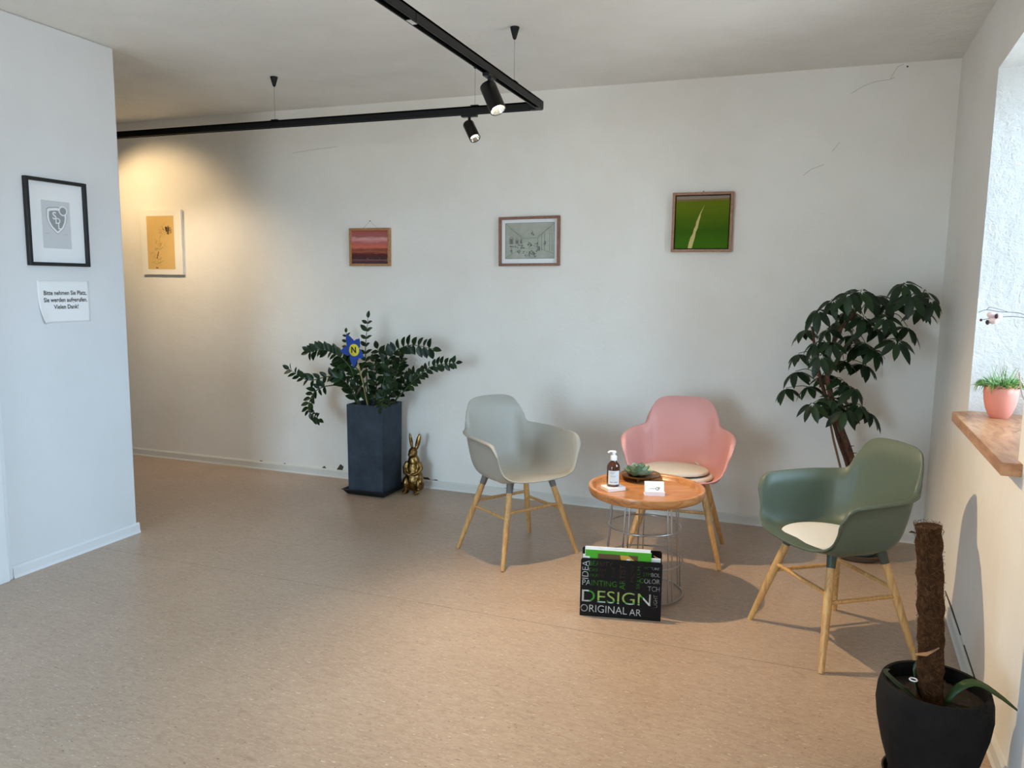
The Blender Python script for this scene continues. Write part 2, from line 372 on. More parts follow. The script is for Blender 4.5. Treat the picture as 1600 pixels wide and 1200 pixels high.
for y0, y1 in ((4.70, 4.45), (3.95, 3.45), (3.35, 3.05), (2.85, 2.76)):   # dark gap above the right skirting
    b.prism([(wx(y1)-.004, y1), (wx(y1)+.01, y1), (wx(y0)+.01, y0), (wx(y0)-.004, y0)], .0585, .0612)
b.build('skirting_gap', 'chip_dark', wr)
def onz(x, y, z=0):
    d = _f+CR*((x-800)/F_PX)-CU*((y-600)/F_PX)
    return Vector((0, 0, EYE))+d*((z-EYE)/d.z)

# ------------------------------------------------------------------ window sill
SZ = .935
b = MB(); b.prism([(.592, 2.66), (wx(2.72), 2.66), (wx(2.72)+.012, 2.735), (1.13, 2.81), (1.13, 3.70), (wx(3.79), 3.775), (.628, 3.72)], SZ-.04, SZ)
tag(b.build('window_sill', 'sill_wood', bevel=.003), 'thick oiled wooden window sill board under the pink flower pot', 'window sill')

# ------------------------------------------------------------------ armchairs
RIM = [(0, .245, .449), (.10, .241, .451), (.175, .228, .456), (.228, .210, .468), (.262, .192, .500), (.280, .180, .555), (.292, .172, .610), (.300, .150, .644), (.305, .09, .655), (.302, .0, .661),
       (.288, -.09, .666), (.258, -.152, .671), (.222, -.186, .680), (.205, -.205, .700), (.197, -.222, .735), (.184, -.240, .775), (.160, -.255, .806), (.118, -.265, .821), (.060, -.270, .827), (0, -.272, .828)]
BASE = [(0, .20, .454), (.09, .197, .452), (.15, .183, .447), (.198, .165, .438), (.230, .145, .427), (.246, .125, .421), (.254, .105, .419), (.259, .08, .418), (.262, .04, .417), (.258, -.02, .417),
        (.245, -.085, .418), (.226, -.128, .420), (.200, -.152, .424), (.184, -.166, .428), (.172, -.178, .431), (.156, -.188, .434), (.130, -.197, .436), (.094, -.203, .437), (.048, -.206, .437), (0, -.207, .437)]
def make_shell(name):
    K = .895; Q = lambda P: [(x*K, y, z-.008*math.exp(-((z-.675)/.02)**2)) for x, y, z in P]
    n = 76; R = spline(Q(RIM), n); B = spline(Q(BASE), n)
    R = R+[Vector((-p.x, p.y, p.z)) for p in R[-2:0:-1]]; B = B+[Vector((-p.x, p.y, p.z)) for p in B[-2:0:-1]]
    N = len(R); C = Vector((0, 0, .428)); rings = []; T = [.12, .26, .38, .46, .52, .57, .62, .67, .73, .8, .88, .95, 1.0]; W = 2.9
    for t in T:
        ring = []
        for p, q in zip(R, B):
            a, c, d = (1-t)**2, 2*W*t*(1-t), t*t
            ring.append((C*a+q*c+p*d)/(a+c+d))
        rings.append(ring)
    for k, (o, dz) in enumerate(((.009, .0025), (.018, .001), (.024, -.005))):
        ring = []
        for i in range(N):
            t = R[(i+1) % N]-R[i-1]; t.z = 0
            out = Vector((-t.y, t.x, 0)); out = out.normalized() if out.length > 1e-6 else Vector((0, 1, 0))
            if out.dot(Vector((R[i].x, R[i].y, 0))) < 0: out = -out
            z = R[i].z; y = R[i].y
            lip = max(0, min(1, (z-.47)/.12)); back = max(0, min(1, (z-.70)/.08))
            amt = lip*(1-.62*back)+.12*(1-lip)
            ring.append(R[i]+out*o*amt+Vector((0, 0, dz*(lip*(1-back*.5)-(1-lip)*.5*(o/.02)))))
        rings.append(ring)
    v = [C]+[q for r in rings for q in r]; f = [(0, 1+i, 1+(i+1) % N) for i in range(N)]
    for k in range(len(rings)-1):
        for i in range(N): f.append((1+k*N+i, 1+(k+1)*N+i, 1+(k+1)*N+(i+1) % N, 1+k*N+(i+1) % N))
    return MB().poly(v, f).mesh('shell', name, 180)
def make_chair(colour, label, loc, front):
    rz = math.atan2(-front[0], front[1])
    t = thing('armchair', label, 'chair', (*loc, 0), rz, 'moulded armchairs around the side table')
    s = link('shell', make_shell('shell_'+colour), t)
    so = s.modifiers.new('thickness', 'SOLIDIFY'); so.thickness = .007; so.offset = -1 if s.data.polygons[0].normal.z > 0 else 1
    for sx_ in (1, -1):
        for sy_ in (1, -1):
            top = Vector((sx_*.135, sy_*.115+.0, .412)); foot = Vector((sx_*.247, sy_*.215, 0))
            at_ = lambda k: top.lerp(foot, k)
            lg = MB().tube([at_(.08), at_(.3), at_(.5), at_(.8), at_(1)], [.0155, .0165, .0165, .0135, .0115], 12).build('leg', 'oak_leg', t, 40)
            MB().tube([at_(-.03), at_(.04), at_(.10)], [.020, .0178, .0170], 12).build('leg_socket', 'socket_'+colour, lg, 40)
    P = lambda sx_, sy_, z: Vector((sx_*.135, sy_*.115, .412)).lerp(Vector((sx_*.247, sy_*.215, 0)), 1-z/.412)
    for s_ in (1, -1):
        MB().tube([P(1, s_, .275), P(-1, s_, .275)], .0085, 10).build('stretcher', 'oak_leg', t, 40)
        MB().tube([P(s_, 1, .245), P(s_, -1, .245)], .0085, 10).build('stretcher', 'oak_leg', t, 40)
    b = MB()     # bracket under the seat
    for s_ in (1, -1): b.tube([Vector((.135, s_*.115, .408)), Vector((-.135, -s_*.115, .408))], .009, 8)
    b.build('bracket', 'socket_'+colour, t, 40)
    return t, rz
make_chair('grey', 'light grey moulded armchair with empty seat and oak legs', (-1.388, 3.865), (.83, -.557))
make_chair('pink', 'pink moulded armchair with oak legs behind the round table', (-.579, 4.182), (.06, -.998))
_, rz_green = make_chair('green', 'sage green moulded armchair with one white seat pad', (.183, 3.345), (-.819, -.574))
def cushion(name, label, loc, rz, m, r=.185, tilt=(0, 0), group=None, th=.016):
    t = tag(bpy.data.objects.new(name, None), label, 'cushion', group); COL.objects.link(t); t.location = loc; t.rotation_euler = (tilt[0], tilt[1], rz)
    wob = lambda a, z: 1.0+.05*math.sin(a)-.06*max(0, -math.sin(a))**2
    MB().lathe([(.001, th), (r*.6, th), (r*.93, th*.95), (r*.985, th*.8), (r, th*.5), (r*.995, th*.2)], 48, wob=wob).build('top', m, t, 60)
    MB().lathe([(r*.995, th*.2), (r*.985, th*.05), (r*.95, 0), (.001, 0)], 48, wob=wob).build('underside', 'pad_edge', t, 60)
    b = MB(); b.tube([(.0, -r*.93, th*.9), (.02, -r*.9, th*1.3), (.035, -r*.98, th*1.0)], .004, 6); b.build('loop', m, t, 60)
cushion('seat_pad', 'white round seat pad with dark edge on the green armchair', (.165, 3.335, .4345), rz_green, 'pad_white')
cushion('seat_pad', 'lower cream seat pad of the two stacked on the pink armchair', (-.565, 4.150, .436), 2.9, 'pad_cream', .180, (0, 0), 'cream pads on the pink chair', .020)
cushion('seat_pad', 'upper cream seat pad of the two stacked on the pink armchair', (-.580, 4.170, .4575), 2.5, 'pad_cream', .176, (.03, .02), 'cream pads on the pink chair', .021)

# ------------------------------------------------------------------ side table
TX, TY, TZ = -.637, 3.565, .472
tb = thing('side_table', 'round wooden tray table on a chrome wire base', 'table', (TX, TY, 0), .4)
MB().lathe([(.0, 0), (.252, 0), (.263, .005), (.270, .018), (.2715, .036), (.270, .043), (.265, .045), (.257, .044), (.250, .036), (.243, .020), (.235, .0155), (0, .015)], 72, (0, 0, TZ)).build('tray', 'tray_wood', tb, 50)
for z, r in ((.006, .188), (.165, .180), (.325, .169), (TZ-.004, .160)): MB().ring((0, 0, z), r, .004).build('wire_ring', 'steel_wire', tb, 80)
for k in range(10):
    a = 2*PI*(k//2)/5+(.07 if k % 2 else -.07)+.2
    pts = [(r*math.cos(a), r*math.sin(a), z) for z, r in ((.006, .188), (.165, .180), (.325, .169), (TZ, .160))]
    MB().tube(pts, .0036, 8).build('wire_rod', 'steel_wire', tb, 80)
TT = TZ+.0155     # tray surface
# box + bottle
p = onz(958, 762, TT+.01)
bx = MB().box(-.048, .048, -.036, .036, 0, .019).build('white_box', 'box_white', bevel=.002, loc=(p.x, p.y, TT), rot=(0, 0, .75))
tag(bx, 'small flat white box under the pump bottle', 'box')
bt = thing('pump_bottle', 'amber pump bottle with white pump and pale label', 'bottle', (p.x-.002, p.y+.003, TT+.0192), .35)
MB().lathe([(0, 0), (.028, 0), (.0305, .004), (.031, .090), (.0295, .100), (.022, .112), (.0135, .119), (.0125, .126), (0, .126)], 32).build('glass_body', 'amber_glass', bt, 50)
a0, a1 = -PI/2-.95, -PI/2+.95; b = MB(); ns = 18; v = []
for k in range(ns+1):
    a = a0+(a1-a0)*k/ns
    for r, z in ((.0313, .012), (.0313, .078), (.0310, .078), (.0310, .012)): v.append((r*math.cos(a), r*math.sin(a), z))
b.poly(v, [(4*k+i, 4*k+(i+1) % 4, 4*k+4+(i+1) % 4, 4*k+4+i) for k in range(ns) for i in range(4)]+[(0, 1, 2, 3), (4*ns+3, 4*ns+2, 4*ns+1, 4*ns)])
lb = b.build('label', 'label_pale', bt, 60)
b = MB()
for z, w0, w1, h in ((.069, -.6, .1, .0016), (.064, -.6, -.1, .0012), (.053, -.55, .35, .0010), (.050, -.55, .2, .0010), (.022, -.6, -.15, .0035), (.022, .0, .6, .0035)):
    v = []; n = 8
    for k in range(n+1):
        a = -PI/2+w0+(w1-w0)*k/n
        for r, q in ((.0315, z), (.0315, z+h), (.0312, z+h), (.0312, z)): v.append((r*math.cos(a), r*math.sin(a), q))
    b.poly(v, [(4*k+i, 4*k+(i+1) % 4, 4*k+4+(i+1) % 4, 4*k+4+i) for k in range(n) for i in range(4)])
b.build('label_print', 'ink_soft', lb)['kind'] = 'stuff'
pm = MB().lathe([(0, .124), (.0155, .124), (.016, .140), (.0145, .146), (.0065, .147), (.0065, .158), (.0115, .159), (.0115, .167), (0, .168)], 24).build('pump', 'pump_white', bt, 50)
MB().tube([(0, 0, .164), (-.018, -.003, .166), (-.028, -.005, .160)], [.0062, .005, .0038], 10).build('nozzle', 'pump_white', pm, 60)
# dish with succulent
p = onz(1001, 741, TT+.03)
dish = thing('footed_dish', 'shallow bronze footed dish holding the succulent', 'dish', (p.x, p.y, TT))
MB().lathe([(0, .018), (.05, .019), (.088, .028), (.096, .034), (.098, .0335), (.09, .024), (.05, .012), (0, .011)], 48).build('bowl', 'dish_bronze', dish, 60)
for k in range(3):
    a = 2*PI*k/3+.5; MB().tube([(.045*math.cos(a), .045*math.sin(a), .014), (.05*math.cos(a), .05*math.sin(a), 0)], [.012, .008], 10).build('foot', 'dish_bronze', dish, 60)
su = thing('succulent', 'grey green echeveria rosette lying in the bronze dish', 'succulent', (p.x-.012, p.y+.005, TT+.020))
def succ_leaf():
    L, W = 1.0, .42; v = []; f = []
    rows = [(0, .25, 0), (.3, .72, -.03), (.6, 1.0, -.01), (.82, .72, .09), (1.0, .08, .24)]
    for t, w_, z in rows:
        for s_ in (-1, -.5, 0, .5, 1): v.append((s_*w_*W, t*L, z+.16*abs(s_)*w_*.6))
    for s0 in range(0, 1):
        pass
    n = len(v); v += [(x, y, z-.09*(1-abs(x)/(W+.01))) for x, y, z in v]
    for i in range(4):
        for k in range(4):
            q = (i*5+k, i*5+k+1, i*5+k+6, i*5+k+5); f.append(q); f.append(tuple(n+j for j in q[::-1]))
    return MB().poly(v, f).mesh('succulent_leaf', 'leaf_succ', 60)
sl = succ_leaf()
for ringi, (cnt, L, tilt, r0) in enumerate(((7, .074, .22, .006), (7, .060, .52, .006), (5, .046, .85, .005), (4, .034, 1.15, .003))):
    for k in range(cnt):
        a = 2*PI*(k+.5*ringi)/cnt+random.uniform(-.12, .12)
        o = link('leaf', sl, su, 0, (r0*math.cos(a), r0*math.sin(a), .008+ringi*.006), (tilt+random.uniform(-.08, .08), 0, a-PI/2)); o.scale = (L, L, L)
# business card stand
p = onz(1022, 773, TT)
ch = thing('card_holder', 'clear stand holding a stack of white business cards', 'card holder', (p.x, p.y, TT), .28)
MB().box(-.047, .047, -.022, .028, 0, .004).build('base', 'clear_plastic', ch, bevel=.001)
MB().plate([(-.047, 0), (.047, 0), (.047, .020), (-.047, .020)], -.0235, -.0205).build('front_lip', 'clear_plastic', ch)
cards = MB().poly([(x, y, z) for x in (-.0425, .0425) for y, z in ((-.019, .004), (-.009, .004), (.012, .058), (.002, .058))], [(0, 1, 2, 3), (7, 6, 5, 4), (0, 4, 5, 1), (1, 5, 6, 2), (2, 6, 7, 3), (3, 7, 4, 0)]).build('card_stack', 'paper_white', ch)
MB().poly([(x, y, z) for x in (-.045, .045) for y, z in ((-.008, .004), (-.006, .004), (.0155, .060), (.0135, .060))], [(0, 1, 2, 3), (7, 6, 5, 4), (0, 4, 5, 1), (1, 5, 6, 2), (2, 6, 7, 3), (3, 7, 4, 0)]).build('back_rest', 'clear_plastic', ch)
sl_ = math.atan2(.021, .054)
def card_pt(u, h): return (u, -.019+.021*(h/.054)-.0004, .004+h)
b = MB()
def cardbar(u0, u1, h0, h1):
    q = [card_pt(u0, h0), card_pt(u1, h0), card_pt(u1, h1), card_pt(u0, h1)]
    b.poly(q+[(x, y+.0003, z) for x, y, z in q], [(0, 1, 2, 3), (4, 7, 6, 5), (0, 4, 5, 1), (1, 5, 6, 2), (2, 6, 7, 3), (3, 7, 4, 0)])
for k in range(5): cardbar(-.021+k*.0052, -.0175+k*.0052, .0255, .029)
b.build('card_print', 'ink_soft', ch)
b = MB(); n = 24; v = []
for k in range(n):
    a = 2*PI*k/n+.0
    for r in (.0068, .0044): v.append(card_pt(.012+r*math.cos(a), .027+r*math.sin(a)))
b.poly(v, [(2*k, 2*((k+1) % n), 2*((k+1) % n)+1, 2*k+1) for k in range(n) if k not in (0, 23, 1)])
def cb(u0, u1, h0, h1): cardbar(u0, u1, h0, h1)
cb(.017, .019, .0205, .0335); cb(.019, .024, .031, .0335); cb(.019, .024, .026, .028); cb(.0225, .0245, .028, .031)
b.build('card_logo', 'ink_black', ch)

# ------------------------------------------------------------------ magazine rack
RA, RB = onz(905.5, 961), onz(1032, 971); RW = (RB-RA).length
rk = thing('magazine_rack', 'black metal magazine rack cut with lettering below the table', 'magazine rack', ((RA+RB)/2)[:], math.atan2(RB.y-RA.y, RB.x-RA.x))
hw, RH = RW/2, .262
def stencil(name, words, parent, loc, rot, H):
    c = bpy.data.curves.new(name, 'CURVE'); c.dimensions = '2D'; c.fill_mode = 'BOTH'; c.extrude = .0006
    def poly(pts):
        s = c.splines.new('POLY'); s.points.add(len(pts)-1); s.use_cyclic_u = True
        for q, (x, y) in zip(s.points, pts): q.co = (x, y, 0, 1)
    r = .012; o = []
    for cx, cy, a0 in ((hw-.001, .001, -PI/2), (hw-r, H-r, 0), (-hw+r, H-r, PI/2), (-hw+.001, .001, PI)):
        rr = r if cy > .1 else .001
        o += [(cx+rr*math.cos(a0+PI/2*k/6), cy+rr*math.sin(a0+PI/2*k/6)) for k in range(7)]
    poly(o)
    for txt, size, x, y, rt, wid in words:
        tcv = bpy.data.curves.new('word', 'FONT'); tcv.body = txt; tcv.size = size; tcv.align_x = 'CENTER'; tcv.align_y = 'CENTER'; tcv.resolution_u = 3
        to = bpy.data.objects.new('word', tcv); COL.objects.link(to)
        bpy.context.view_layer.update(); w0 = max(to.dimensions.x, .001); sx = wid/w0
        bpy.context.view_layer.objects.active = to; to.select_set(True); bpy.ops.object.convert(target='CURVE'); to = bpy.context.view_layer.objects.active
        for s in to.data.splines:
            bp = s.bezier_points; pts = []; n = len(bp)
            for i in range(n):
                a, d = bp[i], bp[(i+1) % n]
                straight = (a.handle_right-a.co).length < 1e-6 and (d.handle_left-d.co).length < 1e-6
                straight = straight or (a.handle_right_type == 'VECTOR' and d.handle_left_type == 'VECTOR')
                for k in range(1 if straight else 5):
                    t = k/5; q = a.co*(1-t)**3+a.handle_right*3*t*(1-t)**2+d.handle_left*3*t*t*(1-t)+d.co*t**3
                    px_, py_ = q.x*sx, q.y
                    pts.append((x+px_*math.cos(rt)-py_*math.sin(rt), y+px_*math.sin(rt)+py_*math.cos(rt)))
            if len(pts) > 2: poly(pts)
        bpy.data.objects.remove(to)
    co = bpy.data.objects.new(name, c); COL.objects.link(co)
    me = bpy.data.meshes.new_from_object(co.evaluated_get(bpy.context.evaluated_depsgraph_get())); bpy.data.objects.remove(co)
    me.materials.clear(); me.materials.append(MATS['rack_black'])
    return link(name, me, parent, 0, loc, rot)
S = RW/.354
W_ = [('IDEA', .042, -.155, .207, PI/2, .082), ('BEAUTY', .031, -.090, .238, 0, .104), ('DREAM', .022, -.103, .209, 0, .072), ('FRAME', .022, -.103, .184, 0, .068),
      ('PAINTING', .036, -.093, .150, 0, .150), ('LINE', .022, -.033, .206, PI/2, .044), ('ARTIST', .036, .008, .186, PI/2, .112),
      ('CREATIVE', .019, .050, .190, PI/2, .100), ('SKETCH', .022, .075, .188, PI/2, .100), ('PICTURE', .017, .130, .232, 0, .066), ('SYMBOL', .024, .130, .204, 0, .072),
      ('COLOR', .030, .124, .175, 0, .086), ('TCH', .032, .143, .141, 0, .052), ('DESIGN', .078, -.018, .088, 0, .300), ('ORIGINAL', .048, -.072, .033, 0, .204), ('AR', .044, .066, .029, 0, .052), ('LIGHT', .024, .152, .088, PI/2, .056)]
W_[7] = ('MOVE', .024, .050, .205, PI/2, .075)
stencil('front_panel', W_, rk, (0, .0, 0), (PI/2-.03, 0, 0), RH)
stencil('back_panel', [('ART', .036, .150, .225, -PI/2, .07)], rk, (0, .085, 0), (PI/2-.06, 0, 0), .282)
MB().box(-hw, hw, 0, .085, 0, .0012).build('bottom', 'rack_black', rk)
def magazine(label, y, x0, x1, h, th, tilt, cover, strip=False, dz=.0015):
    g = thing('magazine', label, 'magazine', ((RA+RB)/2+Matrix.Rotation(rk.rotation_euler.z, 3, 'Z') @ Vector((0, y, dz)))[:], rk.rotation_euler.z, 'magazines in the black rack')
    g.rotation_euler = (tilt, 0, rk.rotation_euler.z)
    MB().box(x0, x1, 0, th, 0, h).build('pages', 'magazine_white', g)
    cv = MB().box(x0, x1, -.0006, 0, 0, h).build('cover', cover, g)
    if strip:
        MB().box(x0+.055, x1-.058, -.0011, -.0006, h-.135, h-.016).build('cover_photo', 'magazine_photo', cv)
        MB().box(x0, x0+.02, -.0010, -.0006, .0, h-.03).build('cover_strip', 'magazine_white', cv)
        MB().box(x0+.05, x1-.04, -.0010, -.0006, .072, .120).build('cover_panel', 'magazine_lime', cv)
        MB().box(x0, x1, -.0010, -.0006, 0, .066).build('cover_band', 'magazine_white', cv)
        MB().box(x1-.03, x1, -.0010, -.0006, .066, .18).build('cover_strip', 'magazine_white', cv)
        MB().plate([(x1-.135, h-.017), (x1-.10, h-.017), (x1-.07, h-.04), (x1-.09, h-.06), (x1-.125, h-.06)], -.0015, -.0011).build('photo_detail', 'magazine_gold', cv)
        MB().plate([(x1-.098+.012*math.cos(a*PI/6), h-.043+.012*math.sin(a*PI/6)) for a in range(12)], -.0018, -.0015).build('photo_badge', 'magazine_white', cv)
magazine('green covered magazine with a photo in the black rack', .0045, -.158, .128, .298, .004, -.03, 'magazine_green', True)
magazine('tall white magazine right behind the green one in the rack', .0105, -.160, .124, .309, .006, -.035, 'magazine_white')
magazine('white magazine at the back of the black rack', .0180, -.17, .168, .270, .006, -.035, 'magazine_white')

# ------------------------------------------------------------------ slate planter with zz plant, flower pick, rabbit
PX0, PX1, PY0, PY1, PH = -2.866, -2.585, 4.50, 4.775, .625
pc = ((PX0+PX1)/2, (PY0+PY1)/2)
pl = thing('floor_planter', 'tall square slate grey planter on a black tray', 'planter', (*pc, 0))
h_, d_ = (PX1-PX0)/2, (PY1-PY0)/2; q = .005
def sq(k, z): return [(sx_*(h_-k), sy_*(d_-k), z) for sx_, sy_ in ((-1, -1), (1, -1), (1, 1), (-1, 1))]
v = sq(q, .02)+sq(0, PH)+sq(.018, PH)+sq(.022, PH-.06)
MB().poly(v, [(3, 2, 1, 0)]+[(4*r+i, 4*r+(i+1) % 4, 4*r+4+(i+1) % 4, 4*r+4+i) for r in range(3) for i in range(4)]).build('pot', 'planter_slate', pl, bevel=.006)
MB().prism([(x*.9, y*.9) for x, y, z in sq(.02, 0)], PH-.075, PH-.05).build('soil', 'soil', pl)
k = .022; v = sq(.0, 0)+sq(-k, .032)+sq(-k-.008, .034)+sq(-k-.008, .037)+sq(-k+.005, .036)+sq(.006, .01)
MB().poly(v, [(3, 2, 1, 0), (20, 21, 22, 23)]+[(4*r+i, 4*r+(i+1) % 4, 4*r+4+(i+1) % 4, 4*r+4+i) for r in range(5) for i in range(4)]).build('tray', 'saucer_black', pl)

def leaf_mesh(name, m, wid, fold=.18, curl=.12, tip=.5, rows=5):
    v = []; f = []
    for i in range(rows+1):
        t = i/rows; w_ = wid*math.sin(PI*min(1, t**.85))**.75*(1 if t < .999 else 0)+.004
        zz = -curl*t*t
        v += [(-w_, t, zz+fold*w_), (0, t, zz), (w_, t, zz+fold*w_)]
    for i in range(rows):
        for k in (0, 1): f.append((3*i+k, 3*i+k+1, 3*i+k+4, 3*i+k+3))
    me = bpy.data.meshes.new(name); me.from_pydata(v, [], f); me.materials.append(MATS[m])
    me.polygons.foreach_set('use_smooth', [True]*len(me.polygons)); me.update(); return me
zl = leaf_mesh('zz_leaf', 'leaf_zz', .27, .3, .12)
def orient(o, pos, d, up, s):
    y = d.normalized(); x = y.cross(up)
    if x.length < 1e-3: x = y.orthogonal()
    x.normalize(); z = x.cross(y)
    o.matrix_local = Matrix.Translation(pos) @ Matrix((x, y, z)).transposed().to_4x4() @ Matrix.Diagonal((s, s, s, 1))
zz = thing('zz_plant', 'dark green zz plant with arching stems in the slate planter', 'plant', (*pc, PH-.055))
O = Vector((*pc, PH-.055))
STEMS = [ # image trace of each stem, its end depth, leaf pairs, leaf size, where leaves begin
    ([(575, 640), (573, 590), (571, 545), (575, 497)], 4.60, 7, .052, .42), ([(560, 640), (548, 575), (512, 548), (482, 551)], 4.52, 11, .062, .35),
    ([(557, 640), (528, 590), (482, 594), (452, 577)], 4.50, 10, .056, .3), ([(560, 640), (536, 604), (495, 609), (482, 640), (498, 655)], 4.46, 12, .052, .40),
    ([(590, 638), (606, 565), (637, 540), (676, 545)], 4.62, 10, .068, .3), ([(608, 640), (636, 606), (672, 574), (712, 567)], 4.55, 13, .050, .34),
    ([(595, 638), (600, 580), (590, 545)], 4.70, 6, .07, .3), ([(575, 640), (566, 590), (545, 566), (528, 575)], 4.56, 8, .066, .3),
    ([(604, 640), (612, 600), (606, 572)], 4.44, 8, .062, .15), ([(598, 640), (601, 618), (596, 636)], 4.44, 5, .058, .2),
    ([(564, 640), (548, 606), (530, 590)], 4.46, 6, .066, .2), ([(614, 640), (632, 600), (650, 583)], 4.66, 7, .060, .25), ([(566, 640), (545, 575), (541, 520)], 4.72, 8, .040, .35),
    ([(585, 640), (588, 600), (583, 566)], 4.60, 8, .062, .1), ([(600, 640), (618, 590), (626, 562)], 4.72, 8, .066, .2), ([(578, 640), (570, 610), (556, 600)], 4.45, 5, .062, .2)]
for si, (tr, ye, pairs, size, start) in enumerate(STEMS):
    n = len(tr); y0 = pc[1]+random.uniform(-.07, .07)
    pts = [at(x, y, y0+(ye-y0)*i/(n-1))-O for i, (x, y) in enumerate(tr)]
    pts[0].z = max(-.03, min(.0, pts[0].z)); pts[0].x = max(-.1, min(.1, pts[0].x)); pts[0].y = max(-.09, min(.09, pts[0].y))
    C = spline(pts, 16); st = MB().tube(C, [.0062-.0045*i/15 for i in range(16)], 7).build('stem', 'zz_stem', zz, 60)
    for k in range(pairs):
        t = start+(1-start)*(k+.3)/pairs; u = t*15; i = min(int(u), 14); p = C[i].lerp(C[i+1], u-i); tan = (C[i+1]-C[i]).normalized()
        side = tan.cross(Vector((0, -1, .35))).normalized()
        if abs(tan.z) < .6: side = (Vector((0, -.2, 1))-tan*tan.z).normalized()
        for s_ in (1, -1):
            d = side*s_+tan*random.uniform(.45, .8)+Vector((random.uniform(-.25, .25), random.uniform(-.45, .1), random.uniform(-.1, .2)))
            o = link('leaf', zl, st); orient(o, p, d, Vector((random.uniform(-.4, .4), -.9, .7)), size*1.42*random.uniform(.82, 1.12)*(1-.25*t))
    o = link('leaf', zl, st); orient(o, C[-1], C[-1]-C[-2], Vector((.1, -.9, .5)), size*1.0)

fp = at(553, 547, 4.40); fw = thing('flower_pick', 'blue paper flower with yellow letter centre among zz plant leaves', 'decoration', fp[:], -.1)
pet = [(-.016, .0), (-.030, .022), (-.033, .042), (-.020, .064), (0, .082), (.018, .064), (.031, .042), (.029, .022), (.016, 0)]
for k, a in enumerate((60, 120, 186, 268, 328)):
    a = math.radians(a-90); c, s = math.cos(a), math.sin(a); L = (1.1, 1.45, 1.35, 1.4, 1.1)[k]
    MB().plate([(x*c-z*L*s, x*s+z*L*c) for x, z in pet], -.0015-.0006*(k % 2), .0015-.0006*(k % 2)).build('petal', 'petal_blue', fw)
MB().lathe([(0, 0), (.040, 0), (.040, .003), (.034, .006), (0, .008)], 28).build('centre', 'flower_yellow', fw, 60, rot=(PI/2, 0, 0), loc=(.004, -.002, 0))
text(fw, 'letter', 'N', .055, .006, .0, -.0105, 'ink_black', bold=.0016)
MB().tube([Vector((0, .004, 0)), Vector((.02, .03, -.12)), O-fp+Vector((-.03, -.05, -.02))], .003, 6).build('stick', 'sketch_pale', fw, 60)

rb = thing('rabbit_figurine', 'antique gold standing rabbit figurine beside the slate planter', 'figurine', (-2.462, 4.71, 0), .12); rb.scale = (1.06, 1.06, 1.07)
b = MB(); RM = lambda x, y: Matrix.Rotation(x, 3, 'X') @ Matrix.Rotation(y, 3, 'Y')
b.ball((0, .01, .082), (.062, .060, .078)); b.ball((0, .006, .15), (.052, .048, .075)); b.ball((0, 0, .205), (.040, .037, .05)); b.ball((-.003, -.006, .262), (.031, .034, .038)); b.ball((-.008, -.032, .254), (.019, .020, .018))
b.ball((-.022, -.022, .252), .011); b.ball((.010, -.024, .252), .011)
b.ball((-.020, .006, .335), (.0125, .010, .058), M=RM(.05, -.16)); b.ball((.026, .010, .332), (.017, .010, .060), M=RM(.0, .24))
for s_ in (-1, 1):
    b.ball((s_*.045, -.008, .062), (.028, .042, .048), M=RM(.3, 0)); b.ball((s_*.040, -.048, .014), (.020, .040, .014))
    b.tube([(s_*.040, -.004, .200), (s_*.056, -.018, .165), (s_*.044, -.046, .138), (s_*.016, -.056, .130)], [.017, .016, .013, .011], 12); b.ball((s_*.012, -.057, .130), (.012, .012, .010))
b.ball((0, .062, .04), .02)
o = b.build('body', 'antique_gold', rb, 180); r = o.modifiers.new('remesh', 'REMESH'); r.mode = 'VOXEL'; r.voxel_size = .0042; r.use_smooth_shade = True
sm = o.modifiers.new('smooth', 'SMOOTH'); sm.iterations = 3; sm.factor = .5

# ------------------------------------------------------------------ schefflera in the corner
sp = Vector((.36, 4.50, 0))
po = thing('plant_pot', 'blue green glazed plant pot on a brown saucer behind green chair', 'pot', sp[:])
MB().lathe([(0, .022), (.085, .022), (.095, .03), (.125, .17), (.132, .175), (.132, .19), (.122, .19), (.112, .16), (0, .155)], 40).build('pot', 'pot_blue', po, 50)
MB().lathe([(0, 0), (.115, 0), (.128, .008), (.140, .034), (.134, .036), (.122, .014), (0, .012)], 40).build('saucer', 'saucer_brown', po, 50)
MB().lathe([(0, .156), (.110, .156), (.110, .168), (0, .170)], 30).build('soil', 'soil', po)
sc = thing('umbrella_plant', 'leaning umbrella plant with dark glossy leaves in the room corner', 'plant', (sp.x, sp.y, .165))
O = Vector((sp.x, sp.y, .165))
A = lambda x, y, Y: at(x, y, Y)-O
T1 = spline([Vector((0, 0, -.02)), A(1338, 745, 4.5), A(1318, 680, 4.48), A(1300, 625, 4.48), A(1292, 570, 4.46), A(1310, 520, 4.44), A(1335, 490, 4.44)], 24)
T2 = spline([Vector((-.035, .02, -.02)), A(1330, 750, 4.53), A(1309, 680, 4.52), A(1290, 620, 4.52), A(1275, 560, 4.54), A(1270, 510, 4.52)], 24)
T3 = spline([T1[14], A(1330, 530, 4.5), A(1370, 500, 4.5), A(1410, 480, 4.48), A(1440, 470, 4.46)], 16)
jit = lambda n, r: [r*(1+.12*math.sin(i*2.3)) for i in range(n)]
MB().tube(T1, [.021*(1-.6*i/23)*(1+.1*math.sin(i*2.1)) for i in range(24)], 10).build('trunk', 'bark', sc, 60)
MB().tube(T2, [.016*(1-.6*i/23)*(1+.1*math.sin(i*1.7)) for i in range(24)], 10).build('trunk', 'bark', sc, 60)
MB().tube(T3, [.010*(1-.5*i/15) for i in range(16)], 8).build('branch', 'scheff_stalk', sc, 60)
